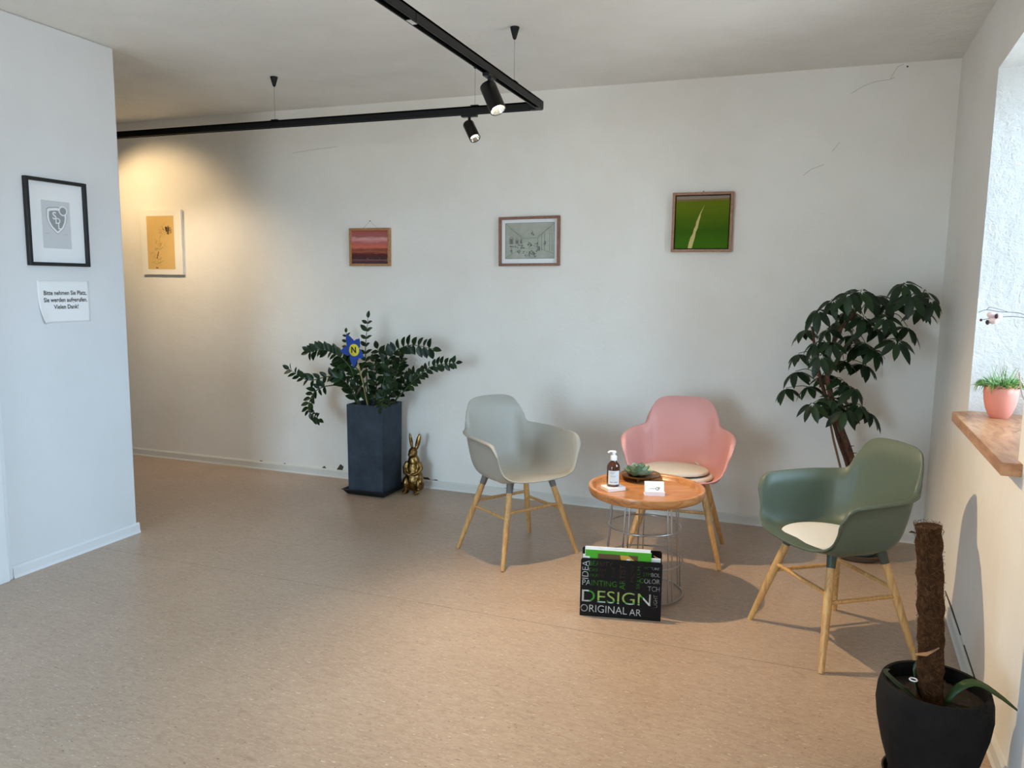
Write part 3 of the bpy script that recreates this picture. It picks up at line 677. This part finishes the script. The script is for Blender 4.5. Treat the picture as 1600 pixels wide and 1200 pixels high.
MB().tube([Vector((-.06, -.01, -.02)), A(1313, 730, 4.49), A(1303, 690, 4.49), A(1293, 640, 4.49)], .006, 7).build('support_stick', 'stick_brown', sc, 60)
b = MB()
for k in range(14):   # ties and leaf scars along the stems
    p = T1[4]+(T1[13]-T1[4])*(k/13)
    i = 4+int(k*9/13); p = T1[i].lerp(T1[i+1], random.random()); s_ = random.choice((-1, 1)); b.tube([p+Vector((s_*.012, -.004, 0)), p+Vector((s_*.034, -.008, .004))], [.0035, .0015], 5)
b.build('leaf_scar', 'bark', sc)
sfl = leaf_mesh('umbrella_leaflet', 'leaf_scheff', .19, .25, .22)
CL = [(1412, 452), (1447, 465), (1392, 480), (1440, 492), (1385, 505), (1418, 520), (1402, 542), (1372, 522), (1326, 468), (1346, 464), (1366, 472), (1302, 478), (1278, 494), (1322, 495), (1350, 505),
      (1258, 524), (1292, 524), (1330, 532), (1368, 556), (1248, 562), (1282, 566), (1318, 572), (1350, 578), (1300, 594), (1228, 616), (1264, 612), (1270, 640), (1302, 632), (1334, 616), (1344, 642), (1357, 652), (1318, 604), (1352, 545), (1392, 520), (1275, 545), (1320, 650), (1455, 478), (1340, 552), (1300, 545), (1243, 590), (1425, 470), (1310, 510)]
br = T1+T2+T3
for ci, (x, y) in enumerate(CL):
    Yc = 4.47+random.uniform(-.2, .2)
    c = A(x, y-10, Yc); c = c+Vector((0, 0, .0))
    root = min(br[6:], key=lambda q: (q-c).length+.35*max(0, q.z-c.z+.02)+(.8 if q.z < .45 else 0))
    mid = root.lerp(c, .5)+Vector((0, 0, .03))
    P = spline([root, mid, c], 8); st = MB().tube(P, [.0032-.0015*i/7 for i in range(8)], 5).build('leaf_stalk', 'scheff_stalk', sc, 60)
    nL = 7 if ci > 3 else 6; outd = Vector((c.x-root.x, c.y-root.y, 0)); outd = outd.normalized() if outd.length > .01 else Vector((1, 0, 0)); a0 = random.random()*6
    axis = (Vector((0, 0, 1))+outd*.45+Vector((0, -.35, 0))).normalized(); ex = axis.orthogonal().normalized(); ey = axis.cross(ex)
    big = random.uniform(.092, .122)
    for k in range(nL):
        a = a0+2*PI*k/nL; d = ex*math.cos(a)+ey*math.sin(a)-axis*random.uniform(.15, .5)+Vector((0, 0, -.32))
        o = link('leaf', sfl, st); orient(o, c+d.normalized()*.012, d, axis, big*random.uniform(.8, 1.1))

# ------------------------------------------------------------------ dark pot with coir pole in the foreground
dp = Vector((.428, 2.43, 0))
po = thing('plant_pot', 'matte black rounded pot with a coir pole in the foreground', 'pot', dp[:])
MB().lathe([(0, .014), (.095, .014), (.102, .02), (.130, .11), (.148, .19), (.154, .24), (.151, .282), (.143, .310), (.139, .314), (.132, .312), (.134, .298), (.142, .265), (.142, .24), (0, .24)], 56).build('pot', 'pot_black', po, 50)
MB().lathe([(0, 0), (.106, 0), (.116, .008), (.124, .026), (.119, .027), (.108, .0125), (0, .0125)], 48).build('saucer', 'saucer_black', po, 50)
MB().lathe([(0, .239), (.1415, .239), (.1415, .262), (.1, .268), (0, .264)], 40).build('soil', 'soil', po)
pole = thing('coir_pole', 'brown coir climbing pole standing in the black pot', 'plant pole', (dp.x-.012, dp.y-.01, .255), .3); pole.rotation_euler = (0, -.085, .0)
n = 34; v = []; seg = 28
for i in range(n+1):
    z = .540*i/n-.01; lump = 1+.05*math.sin(z*70)+.035*math.sin(z*133+1)
    for k in range(seg): v.append(((.0345*lump*(1+random.uniform(-.045, .045)))*math.cos(2*PI*k/seg)+.006*math.sin(z*5), (.0345*lump*(1+random.uniform(-.045, .045)))*math.sin(2*PI*k/seg), z))
MB().poly(v, [(i*seg+k, i*seg+(k+1) % seg, (i+1)*seg+(k+1) % seg, (i+1)*seg+k) for i in range(n) for k in range(seg)]+[[n*seg+k for k in range(seg)], list(range(seg))[::-1]]).build('coir_wrap', 'coir', pole, 70)
b = MB()
for k in range(420):
    z = random.uniform(0, .53); a = random.uniform(0, 2*PI); r = .034; da = random.uniform(-.5, .5); dz = random.uniform(-.02, .02); h = random.uniform(.001, .006)
    if k % 9 == 0: z = .528; dz = random.uniform(.004, .012)
    p0 = Vector((r*math.cos(a), r*math.sin(a), z)); p1 = Vector(((r+h)*math.cos(a+da*.5), (r+h)*math.sin(a+da*.5), z+dz*.6)); p2 = Vector(((r+h*.5)*math.cos(a+da), (r+h*.5)*math.sin(a+da), z+dz))
    off = Vector((.006*math.sin(z*5), 0, 0)); b.tube([p0+off, p1+off, p2+off], .0006, 3, False)
o = b.build('coir_fibres', 'coir_fibre', pole); o['kind'] = 'stuff'
MB().tube([(-.036, -.012, .15), (-.01, -.038, .165), (.022, -.034, .185)], [.004, .009, .003], 6, flat=.4).build('dry_sheath', 'dry_husk', pole, 60)
vn = thing('pot_plant', 'few drooping green leaves growing in the black pot', 'plant', (dp.x, dp.y, .264))
def strap(pts, wid, name='leaf'):
    C = spline(pts, 12); v = []; f = []; side0 = Vector((0, 0, 1))
    for i, p in enumerate(C):
        t = (C[min(i+1, 11)]-C[max(i-1, 0)]).normalized(); s_ = t.cross(Vector((.2, -.3, 1))).normalized(); w_ = wid*(math.sin(PI*min(.97, .12+.86*i/11))**.8)+.0006
        v += [p-s_*w_+Vector((0, 0, .15*w_)), p, p+s_*w_+Vector((0, 0, .15*w_))]
    for i in range(11):
        for k in (0, 1): f.append((3*i+k, 3*i+k+1, 3*i+k+4, 3*i+k+3))
    o = MB().poly(v, f).build(name, 'leaf_strap', vn, 80); m_ = o.modifiers.new('thickness', 'SOLIDIFY'); m_.thickness = .0015
strap([(.02, -.03, 0), (.055, -.02, .055), (.10, -.01, .075), (.155, -.015, .052), (.21, -.03, .018)], .013)
strap([(-.035, -.05, 0), (-.075, -.06, .035), (-.115, -.05, .06), (-.135, -.02, .07), (-.12, .02, .06)], .008)
strap([(-.03, .01, 0), (-.045, .0, .04), (-.05, -.005, .085), (-.038, .0, .125)], .015)
strap([(-.04, -.02, 0), (-.05, -.035, .03), (-.06, -.04, .06)], .018)
b = MB(); b.ring((-.062, -.028, .062), .010, .002, 20, 6); b.build('tie_ring', 'clear_plastic', vn)

# ------------------------------------------------------------------ on the sill: pink pot, orchid twigs
p = onz(1562, 655, SZ); R_ = .0
pk = thing('flower_pot', 'pink egg shaped flower pot with jagged rim on the sill', 'pot', (p.x+.005, p.y+.04, SZ), 0)
s_ = .063; ZS = 2.25; seg = 48; v = []; f = []
prof = [(.50, 0), (.53, .02), (.66, .12), (.82, .34), (.94, .62), (.99, .9), (1.0, 1.18)]
for r, z in prof:
    for k in range(seg):
        zz_ = z
        if z > 1.1: zz_ = z+.07*(abs(((k*9/seg) % 1)-.5)*2-.5)+.03*math.sin(k*1.7)
        v.append((r*s_*math.cos(2*PI*k/seg), r*s_*math.sin(2*PI*k/seg), zz_*s_*ZS/1.18*.95))
f = [(i*seg+k, i*seg+(k+1) % seg, (i+1)*seg+(k+1) % seg, (i+1)*seg+k) for i in range(len(prof)-1) for k in range(seg)]+[list(range(seg))[::-1]]
o = MB().poly(v, f).build('pot', ['terracotta_pink', 'pot_rim'], pk, 50); m_ = o.modifiers.new('thickness', 'SOLIDIFY'); m_.thickness = .005; m_.offset = -1; m_.material_offset_rim = 1
MB().lathe([(0, .0), (.9*s_, .0), (.9*s_, .006), (0, .012)], 30).build('soil', 'soil', pk, loc=(0, 0, s_*1.85))
ga = thing('potted_succulent', 'bushy narrow leaved green plant in the pink pot', 'plant', (p.x+.005, p.y+.04, SZ+s_*1.88))
b = MB()
for k in range(330):
    a = random.uniform(0, 2*PI); r = .055*math.sqrt(random.random()); p0 = Vector((r*math.cos(a), r*math.sin(a), 0)); L = random.uniform(.035, .080)
    d = Vector((math.cos(a)*r/.058*.9+random.uniform(-.35, .35), math.sin(a)*r/.058*.9+random.uniform(-.35, .35), random.uniform(.5, 1.1))).normalized()
    dr = Vector((0, 0, -L*.35*r/.058)); b.tube([p0, p0+d*L*.5, p0+d*L+dr], [.0012, .0024, .0006], 4, False, flat=.5)
for k in range(16):
    a = random.uniform(0, 2*PI); r = .04*random.random(); p0 = Vector((r*math.cos(a), r*math.sin(a), .02)); q = Vector((random.uniform(-.03, .03), random.uniform(-.03, .03), random.uniform(.045, .078))); b.tube([p0, p0+q*.6, p0+q], [.0008, .0012, .0007], 4, False)
for k in range(26):
    a = random.uniform(2.2, 4.2); p0 = Vector((.062*math.cos(a), .062*math.sin(a), .018)); b.tube([p0, p0+Vector((math.cos(a)*.02, math.sin(a)*.02, .01)), p0+Vector((math.cos(a)*.035, math.sin(a)*.03, random.uniform(-.04, 0)))], [.001, .002, .0006], 4, False)
o = b.build('foliage', 'grass_leaf', ga, 80); o['kind'] = 'stuff'
oc = thing('orchid', 'thin orchid twigs with small pale blossoms leaning into the window', 'orchid', (.84, 2.98, SZ))
ob = Vector((.84, 2.98, SZ)); G = lambda x, y, Y: at(x, y, Y)-ob
B0 = Vector((0, 0, .06)); j = G(1620, 500, 3.1)
MB().lathe([(0, 0), (.04, 0), (.05, .07), (.052, .075), (.046, .075), (.044, .06), (0, .06)], 28).build('pot', 'gloss_white_paint', oc, 50)
MB().tube(spline([B0, B0+Vector((-.01, 0, .3)), j], 12), .0022, 6).build('flower_stem', 'twig_grey', oc, 60)
MB().tube(spline([j, G(1596, 490, 3.12), G(1580, 488, 3.14), G(1560, 487, 3.16), G(1541, 484, 3.18), G(1529, 488, 3.2)], 14), .0011, 5).build('twig', 'twig_grey', oc, 60)
MB().tube(spline([j, G(1590, 495, 3.12), G(1567, 495, 3.14), G(1553, 495, 3.15), G(1544, 498, 3.16), G(1533, 500, 3.18)], 14), .0011, 5).build('twig', 'twig_grey', oc, 60)
MB().tube(spline([G(1574, 487, 3.14), G(1556, 482, 3.15), G(1546, 480, 3.16), G(1542, 484, 3.17)], 8), .0009, 5).build('twig', 'twig_grey', oc, 60)
for x, y, Y, rr, dk in ((1549, 492, 3.15, .015, 0), (1553, 501, 3.15, .017, 0), (1560, 494, 3.14, .013, 1), (1543, 505, 3.16, .007, 1), (1533, 500, 3.18, .006, 1)):
    c = G(x, y, Y)
    if not dk or rr > .01:
        bl = MB().ball(c, (rr, rr*.8, rr*.75), 12, 8).build('blossom', 'bloom_pink', oc, 180)
        if rr == .017: MB().ball(c+Vector((-.020, 0, -.006)), (.006, .006, .008), 10, 6).build('calyx', 'bloom_dark', bl, 180)
        if dk: MB().ball(c+Vector((-.007, -.006, 0)), (.006, .006, .009), 10, 6).build('calyx', 'bloom_dark', bl, 180)
    else: MB().ball(c, rr*.85, 10, 6).build('bud', 'bloom_dark', oc, 180)
MB().tube(spline([B0+Vector((-.03, 0, 0)), G(1598, 600, 2.95), G(1593, 582, 2.94), G(1596, 612, 2.93), G(1601, 625, 2.93)], 12), .0022, 6).build('aerial_root', 'root_pale', oc, 60)
MB().tube(spline([B0+Vector((-.03, -.02, 0)), G(1604, 660, 2.85), G(1596, 671, 2.84), G(1586, 675, 2.84)], 12), .0014, 6).build('aerial_root', 'root_pale', oc, 60)

# ------------------------------------------------------------------ track lighting
TXX, TYY, TZZ = -1.362, 4.065, 2.393
tr = thing('lighting_track', 'black angular lighting track hanging on thin wires from the ceiling', 'track light', (TXX, TYY, TZZ))
def rail(x0, x1, y0, y1, along):
    b = MB(); hw_ = .0175; z0, z1 = -.020, .020
    if along == 'x':
        b.box(x0, x1, -hw_, -hw_+.006, z0, z1); b.box(x0, x1, hw_-.006, hw_, z0, z1); b.box(x0, x1, -hw_, hw_, z1-.008, z1); b.box(x0, x1, -.003, .003, z0+.012, z1)
    else:
        b.box(-hw_, -hw_+.006, y0, y1, z0, z1); b.box(hw_-.006, hw_, y0, y1, z0, z1); b.box(-hw_, hw_, y0, y1, z1-.008, z1); b.box(-.003, .003, y0, y1, z0+.012, z1)
    return b
rail(-3.6, -.03, 0, 0, 'x').build('rail', 'track_black', tr, loc=(0, 0, 0))
rail(0, 0, -1.462, -.03, 'y').build('rail', 'track_black', tr)
rail(0, 0, -4.2, -1.466, 'y').build('rail', 'track_black', tr)
b = MB(); b.prism([(-.06, -.0185), (-.0185, -.0185), (-.0185, -.06), (.0185, -.06), (.0185, -.008), (.008, .0185), (-.06, .0185)], -.021, .021); b.build('corner_joint', 'track_black', tr, bevel=.004)
MB().box(-.010, .010, -1.49, -1.44, -.0215, -.019).build('joint_contact', 'lamp_reflector', tr)
for x, y in ((-3.061+1.362, 0), (0.0, 3.655-TYY), (-4.5+1.362, 0), (-.38, 0), (0, -2.6)):
    hh = ZC-TZZ
    cone = MB().lathe([(0, -.001), (.022, -.001), (.022, -.006), (.009, -.052), (.004, -.058), (0, -.058)], 20).build('ceiling_cup', 'track_black', tr, 40, loc=(x, y, hh))
    MB().tube([(x, y, hh-.055), (x, y, .026)], .0009, 5).build('suspension_wire', 'wire_thin', tr)
    b = MB()
    if abs(y) < .01: b.box(x-.022, x+.022, -.012, .012, .020, .027)
    else: b.box(-.012, .012, y-.022, y+.022, .020, .027)
    b.build('wire_clip', 'track_black', tr)
def spot_lamp(label, base, aim, led, R=.036, L=.125, power=0, colr=(1, .86, .68), size=80, blend=.5, soft=.03, adapter='y'):
    base = Vector(base); t = thing('track_spotlight', label, 'spotlight', base[:], 0, 'spotlights on the black track')
    b = MB(); (b.box(-.016, .016, -.045, .045, -.012, .004) if adapter == 'y' else b.box(-.045, .045, -.016, .016, -.012, .004)); b.build('adapter', 'lamp_black', t, bevel=.002)
    MB().tube([(0, 0, -.008), (0, 0, -.052)], .0085, 10).build('arm', 'lamp_black', t, 40)
    d = Vector(aim).normalized(); piv = Vector((0, 0, -.055)); q = d.to_track_quat('Z', 'Y')
    k = L*.22; back = piv-d*k+Vector((d.x, d.y, 0)).normalized()*.004-Vector((0, 0, R*.35))
    h = MB().lathe([(0, 0), (R*.96, 0), (R, .004), (R, L), (R*.93, L), (R*.90, L-.012), (R*.72, L-.030), (0, L-.030)], 32).build('housing', 'lamp_black', t, 40, loc=back)
    h.rotation_mode = 'QUATERNION'; h.rotation_quaternion = q
    MB().lathe([(R*.92, L-.003), (R*.60, L-.0285), (R*.58, L-.029), (R*.9, L-.0035)], 32, close=False).build('reflector', 'lamp_reflector', h, 60)
    MB().lathe([(0, L-.029), (R*.60, L-.029), (R*.60, L-.026), (0, L-.025)], 24).build('led', led, h, 60)
    if power:
        l = bpy.data.lights.new('spot_beam', 'SPOT'); l.energy = power; l.color = colr; l.spot_size = math.radians(size); l.spot_blend = blend; l.shadow_soft_size = soft
        o = bpy.data.objects.new('spot_beam', l); COL.objects.link(o); o.parent = t; o.location = back+d*(L+.004); o.rotation_mode = 'QUATERNION'; o.rotation_quaternion = (-d).to_track_quat('Z', 'Y')
spot_lamp('lit black spotlight on the near arm of the track', (TXX, 3.34, TZZ-.022), (.45, -.20, -.84), 'led_on', .037, .135, 150, (1, .74, .44), 100, .85, .016)
spot_lamp('black spotlight below the long arm near the track corner', (-1.775, TYY, TZZ-.022), (.52, -.34, -.78), 'led_soft', .031, .112, 0, adapter='x')
spot_lamp('black spotlight aimed at the ochre drawing behind the partition', (-4.98, TYY, TZZ-.022), (.16, .78, -.52), 'led_on', .036, .125, 24, (1, .72, .38), 112, .5, .014, adapter='x')
spot_lamp('black spotlight on the track end hidden behind the partition', (-4.55, TYY, TZZ-.022), (.30, .42, -.86), 'led_soft', .036, .125, 30, (1, .82, .60), 110, 1.0, .03, adapter='x')

# ------------------------------------------------------------------ pictures
def art(name, label, cx, cz, rotz=0, x=None, y=None, cat='picture'):
    return thing(name, label, cat, (x if x is not None else cx, y if y is not None else YB, cz), rotz)
def frame(e, w_, h, bw, dep, m):
    b = MB(); W, H = w_/2, h/2
    o = [(-W, -H), (W, -H), (W, H), (-W, H)]; i = [(-W+bw, -H+bw), (W-bw, -H+bw), (W-bw, H-bw), (-W+bw, H-bw)]
    for k in range(4):
        n = (k+1) % 4; MB().plate([o[k], o[n], i[n], i[k]], -dep, -.001).build('frame_bar', m, e, bevel=.0015)
def flat(e, name, pts, d, m, th=.0006): return MB().plate(pts, -d-th, -d).build(name, m, e)
def rect(x0, x1, z0, z1): return [(x0, z0), (x1, z0), (x1, z1), (x0, z1)]
def stroke(b, pts, wd, d):
    for a, c in zip(pts, pts[1:]):
        a, c = Vector(a), Vector(c); t = (c-a)
        if t.length < 1e-6: continue
        t.normalize(); n = Vector((-t.y, t.x))*wd; a2, c2 = a-t*wd*.5, c+t*wd*.5
        b.plate([tuple(a2-n), tuple(c2-n), tuple(c2+n), tuple(a2+n)], -d-.0004, -d)
# ochre drawing, white board, unframed
e = art('drawing', 'ochre sketch on white board lit by the warm spotlight', -4.745, 1.737)
bd = MB().box(-.205, .205, -.022, -.001, -.25, .25).build('board', 'board_white', e, bevel=.001)
flat(e, 'paper', rect(-.14, .132, -.208, .205), .022, 'ochre_paper')
b = MB(); random.seed(3)
for k in range(46):
    cx, cz = random.choice(((.0, .05), (-.02, -.02), (-.05, -.1), (-.03, -.15), (.03, .09))); cx += random.gauss(0, .022); cz += random.gauss(0, .022); a = random.uniform(0, 6.3)
    stroke(b, [(cx, cz), (cx+.02*math.cos(a), cz+.02*math.sin(a)), (cx+.034*math.cos(a+.7), cz+.034*math.sin(a+.7))], .0010, .0226)
b.build('sketch_lines', 'sketch_pale', e)
b = MB()
for k in range(60):
    cx, cz = .072+random.gauss(0, .014), .098+random.gauss(0, .018); a = random.uniform(0, 6.3); stroke(b, [(cx, cz), (cx+.014*math.cos(a), cz+.014*math.sin(a))], .0016, .023)
stroke(b, [(-.028, -.07), (-.04, -.1), (-.048, -.125)], .003, .023); stroke(b, [(-.06, -.195), (-.04, -.198)], .004, .023)
b.build('sketch_dark', 'sketch_brown', e)
b = MB(); stroke(b, [(-.06, -.045), (-.01, -.052), (.02, -.035)], .0018, .0232); stroke(b, [(-.1, -.15), (-.05, -.17), (.02, -.14)], .0014, .0232); b.build('sketch_wash', 'sketch_green', e)
# sunset
m = mat('sunset_paint', (170, 90, 80), .65, spec=.25); v = mapping(m, (1, 1, 1), 'Generated'); N, L, bs = nodes(m)
s3 = N.new('ShaderNodeSeparateXYZ'); L.new(v, s3.inputs[0])
nn = noise(m, mapping(m, (3, 1, 22), 'Generated'), 1.0, 4, .6, .6)
zf = add(m, s3.outputs[2], add(m, add(m, nn, .5, 'SUBTRACT'), .22, 'MULTIPLY'))
setcol(m, ramp(m, zf, [(.04, (82, 48, 56)), (.14, (120, 84, 92)), (.20, (84, 36, 34)), (.30, (104, 46, 40)), (.36, (170, 96, 72)), (.42, (130, 66, 56)), (.50, (214, 114, 90)), (.62, (190, 104, 98)), (.74, (220, 160, 156)), (.82, (166, 100, 98)), (1.0, (176, 84, 72))]))
bump(m, nn, .3, .004)
e = art('painting', 'small red sunset landscape painting in oak frame', -2.873, 1.694); frame(e, .326, .264, .017, .026, 'frame_oak')
MB().box(-.147, .147, -.017, -.001, -.117, .117).build('canvas', 'sunset_paint', e)
b = MB(); random.seed(5)
for k in range(9): x = -.13+k*.032+random.uniform(-.008, .008); b.plate([(x-.016, -.085), (x+.016, -.085), (x+.012, -.066), (x, -.058+random.uniform(0, .008)), (x-.012, -.068)], -.0175, -.017)
mat('tree_paint', (70, 32, 32), .6); b.build('tree_row', 'tree_paint', e)
MB().lathe([(.004, 0), (.004, .006)], 8).build('nail', 'ink_soft', e, loc=(-.005, 0, .182), rot=(PI/2, 0, 0))
b = MB(); stroke(b, [(-.005, .182), (-.06, .132)], .0006, .002); stroke(b, [(-.005, .182), (.055, .132)], .0006, .002); b.build('hanging_cord', 'ink_soft', e)
# etching
e = art('etching', 'grey etching of a vaulted room in brown frame', -1.688, 1.727); frame(e, .418, .318, .017, .024, 'frame_walnut')
e.rotation_euler.y = -.012
flat(e, 'mount', rect(-.193, .193, -.143, .143), .006, 'paper_white', .001)
m = mat('etching_paper', (176, 178, 164), .8); setcol(m, ramp(m, noise(m, mapping(m, (9, 9, 9)), 1, 4, .6), [(.3, (158, 162, 148)), (.7, (188, 190, 178))]))
flat(e, 'print', rect(-.168, .172, -.112, .120), .0071, 'etching_paper')
mat('etch_line', (116, 118, 112), .8); mat('etch_dark', (84, 86, 84), .8); b = MB(); d = .0078
for l in ([(-.165, .118), (-.05, .02), (.06, .022), (.168, .112)], [(-.05, .02), (-.05, -.045), (.06, -.045), (.06, .022)], [(-.165, -.105), (-.05, -.045)], [(.168, -.08), (.06, -.045)], [(.02, .07), (.02, .05)], [(-.165, -.11), (.17, -.11)], [(-.165, -.11), (-.165, .118)], [(.17, -.11), (.17, .118)], [(-.165, .119), (.17, .119)],
          [(-.13, .085), (-.05, .03)], [(.14, .09), (.06, .03)]): stroke(b, l, .0009, d)
for cx, w_, z0, z1 in ((-.125, .013, -.015, .03), (-.085, .010, -.012, .02), (-.058, .004, -.012, .018)):
    stroke(b, [(cx-w_, z0), (cx-w_, z1-.01), (cx, z1), (cx+w_, z1-.01), (cx+w_, z0), (cx-w_, z0)], .0014, d); b.plate(rect(cx-w_*.7, cx+w_*.7, z0, z1-.012), -d-.0003, -d)
for x in (.085, .105, .14, .155): stroke(b, [(x, -.06), (x, .05)], .0013, d)
b.build('etched_lines', 'etch_line', e)
b = MB(); random.seed(11)
for x, z, w_, h in ((-.11, -.035, .02, .002), (-.125, -.06, .002, .025), (-.07, -.035, .012, .012), (-.045, -.035, .01, .014), (-.07, -.065, .010, .014), (-.03, -.085, .010, .018), (.018, -.07, .018, .006), (.018, -.085, .022, .004), (.002, -.09, .003, .014), (.038, -.09, .003, .014), (.045, -.03, .012, .016), (-.005, -.02, .003, .018), (.012, -.02, .003, .012), (.055, -.07, .006, .022), (.07, -.05, .004, .014), (.02, .045, .008, .008), (.105, -.02, .004, .012)):
    for k in range(7):
        x0 = x+random.uniform(-w_, w_); z0 = z+random.uniform(-h, h); a = random.uniform(0, 3.1); stroke(b, [(x0, z0), (x0+.009*math.cos(a), z0+.009*math.sin(a))], .0015, d+.0003)
b.build('etched_furniture', 'etch_dark', e)
# green field
m = mat('field_paint', (70, 100, 20), .7, spec=.15); nn = noise(m, mapping(m, (4, 4, 7)), 1.5, 5, .65); v = mapping(m, coord='Generated'); N, L, bs = nodes(m); s3 = N.new('ShaderNodeSeparateXYZ'); L.new(v, s3.inputs[0])
zf = add(m, s3.outputs[2], add(m, add(m, nn, .5, 'SUBTRACT'), .35, 'MULTIPLY'))
setcol(m, ramp(m, zf, [(.0, (66, 112, 8)), (.35, (60, 96, 6)), (.7, (92, 112, 10)), (1.0, (110, 118, 14))])); bump(m, nn, .2, .003)
e = art('painting', 'green field painting with pale path in brown frame', -.588, 1.832); frame(e, .356, .352, .016, .036, 'frame_brown')
MB().box(-.162, .162, -.012, -.001, -.160, .160).build('backing', 'ink_black', e)
MB().box(-.156, .156, -.026, -.012, -.154, .154).build('canvas', 'field_paint', e)
mat('path_paint', (206, 186, 116), .6); mat('sky_paint', (140, 124, 106), .6); mat('ridge_paint', (122, 96, 36), .6)
flat(e, 'painted_sky', rect(-.156, .156, .132, .154), .026, 'sky_paint'); flat(e, 'painted_ridge', [(-.156, .122), (.156, .130), (.156, .140), (.05, .136), (-.156, .136)], .0267, 'ridge_paint', .0003)
flat(e, 'painted_path', [(-.078, -.154), (-.054, -.154), (-.046, -.12), (-.038, -.09), (-.034, -.06), (-.022, -.03), (-.018, 0), (-.010, .03), (-.008, .05), (.006, .085), (.012, .105), (.004, .085), (-.012, .055), (-.022, .03), (-.034, 0), (-.036, -.02), (-.046, -.04), (-.05, -.065), (-.064, -.09), (-.072, -.12)], .026, 'path_paint')
MB().lathe([(.0045, 0), (.0045, .012)], 8).build('nail', 'ink_soft', e, loc=(.0, 0, .181), rot=(PI/2, 0, 0))
# framed crest on the partition
e = art('framed_crest', 'black framed print of a grey shield crest on left partition', 0, 1.721, PI/2, XL, 2.908); frame(e, .340, .424, .017, .024, 'frame_black')
flat(e, 'mount', rect(-.155, .155, -.197, .197), .006, 'mat_board', .001)
flat(e, 'print', rect(-.082, .076, -.125, .108), .0071, 'print_grey')
def shield(k, dx=0, dz=0):
    P = [(-.048, .066), (0, .072), (.048, .066), (.056, .058), (.058, .022), (.052, -.004), (.036, -.034), (.004, -.062), (-.002, -.062), (-.034, -.034), (-.053, -.002), (-.058, .022), (-.056, .058)]
    return [(x*k+dx, z*k+dz) for x, z in P][::-1]
flat(e, 'crest_outline', shield(1.0, 0, .008)[::-1], .0078, 'logo_grey', .0003)
flat(e, 'crest_gap', shield(.94, 0, .008)[::-1], .0081, 'mat_board', .0003)
flat(e, 'crest_field', shield(.76, 0, .008)[::-1], .0084, 'logo_grey', .0003)
ci = [(.036+.024*math.cos(a*PI/12), .062+.024*math.sin(a*PI/12)) for a in range(24)]
flat(e, 'crest_ball_gap', ci, .0087, 'mat_board', .0003); flat(e, 'crest_ball', [(.036+(x-.036)*.76, .062+(z-.062)*.76) for x, z in ci], .009, 'logo_grey', .0003)
text(e, 'crest_letter', 'S', .052, -.014, .034, -.0094, 'mat_board', bold=.0008); text(e, 'crest_letter', 'D', .040, .004, .010, -.0094, 'mat_board', bold=.0008); text(e, 'crest_letter', 'L', .040, .012, -.016, -.0094, 'mat_board', bold=.0008)
b = MB(); stroke(b, [(-.07, -.052), (-.048, -.052)], .0012, .0078); stroke(b, [(.036, -.054), (.054, -.054)], .0012, .0078); b.build('print_signature', 'logo_mid', e)
# paper note with a curling corner
e = art('paper_note', 'white sheet with printed German waiting notice below the crest', 0, 1.331, PI/2, XL, 2.929, 'notice')
nx, nz = 24, 18; v = []; f = []
def sheet(x, z):
    u = max(0, (-.06-x)/.1); w_ = max(0, (.05-z)/.155); c = min(1, u)*min(1, w_)
    return (x+.030*c*c, -.0015-.022*c*c, z-.004*c)
for i in range(nx+1):
    for k in range(nz+1): v.append(sheet(-.1485+.297*i/nx, -.105+.21*k/nz))
f = [(i*(nz+1)+k, (i+1)*(nz+1)+k, (i+1)*(nz+1)+k+1, i*(nz+1)+k+1) for i in range(nx) for k in range(nz)]
o = MB().poly(v, f).build('sheet', 'paper_white', e, 180); m_ = o.modifiers.new('thickness', 'SOLIDIFY'); m_.thickness = .0004; m_.offset = 0
for t_, z, wd in (('Bitte nehmen Sie Platz,', .043, .245), ('Sie werden aufgerufen.', .008, .250), ('Vielen Dank!', -.027, .142)):
    me = text_mesh(t_, .030, 'CENTER', .0001, .0006); X = [q.co.x for q in me.vertices]; k = wd/(max(X)-min(X)); cx = (max(X)+min(X))/2
    for q in me.vertices:
        p3 = sheet((q.co.x-cx)*k+.008, q.co.y+z); q.co = (p3[0], p3[1]-.0006-q.co.z, p3[2])
    me.materials.clear(); me.materials.append(MATS['ink_black']); link('lettering', me, e)
e.rotation_euler.x = 0
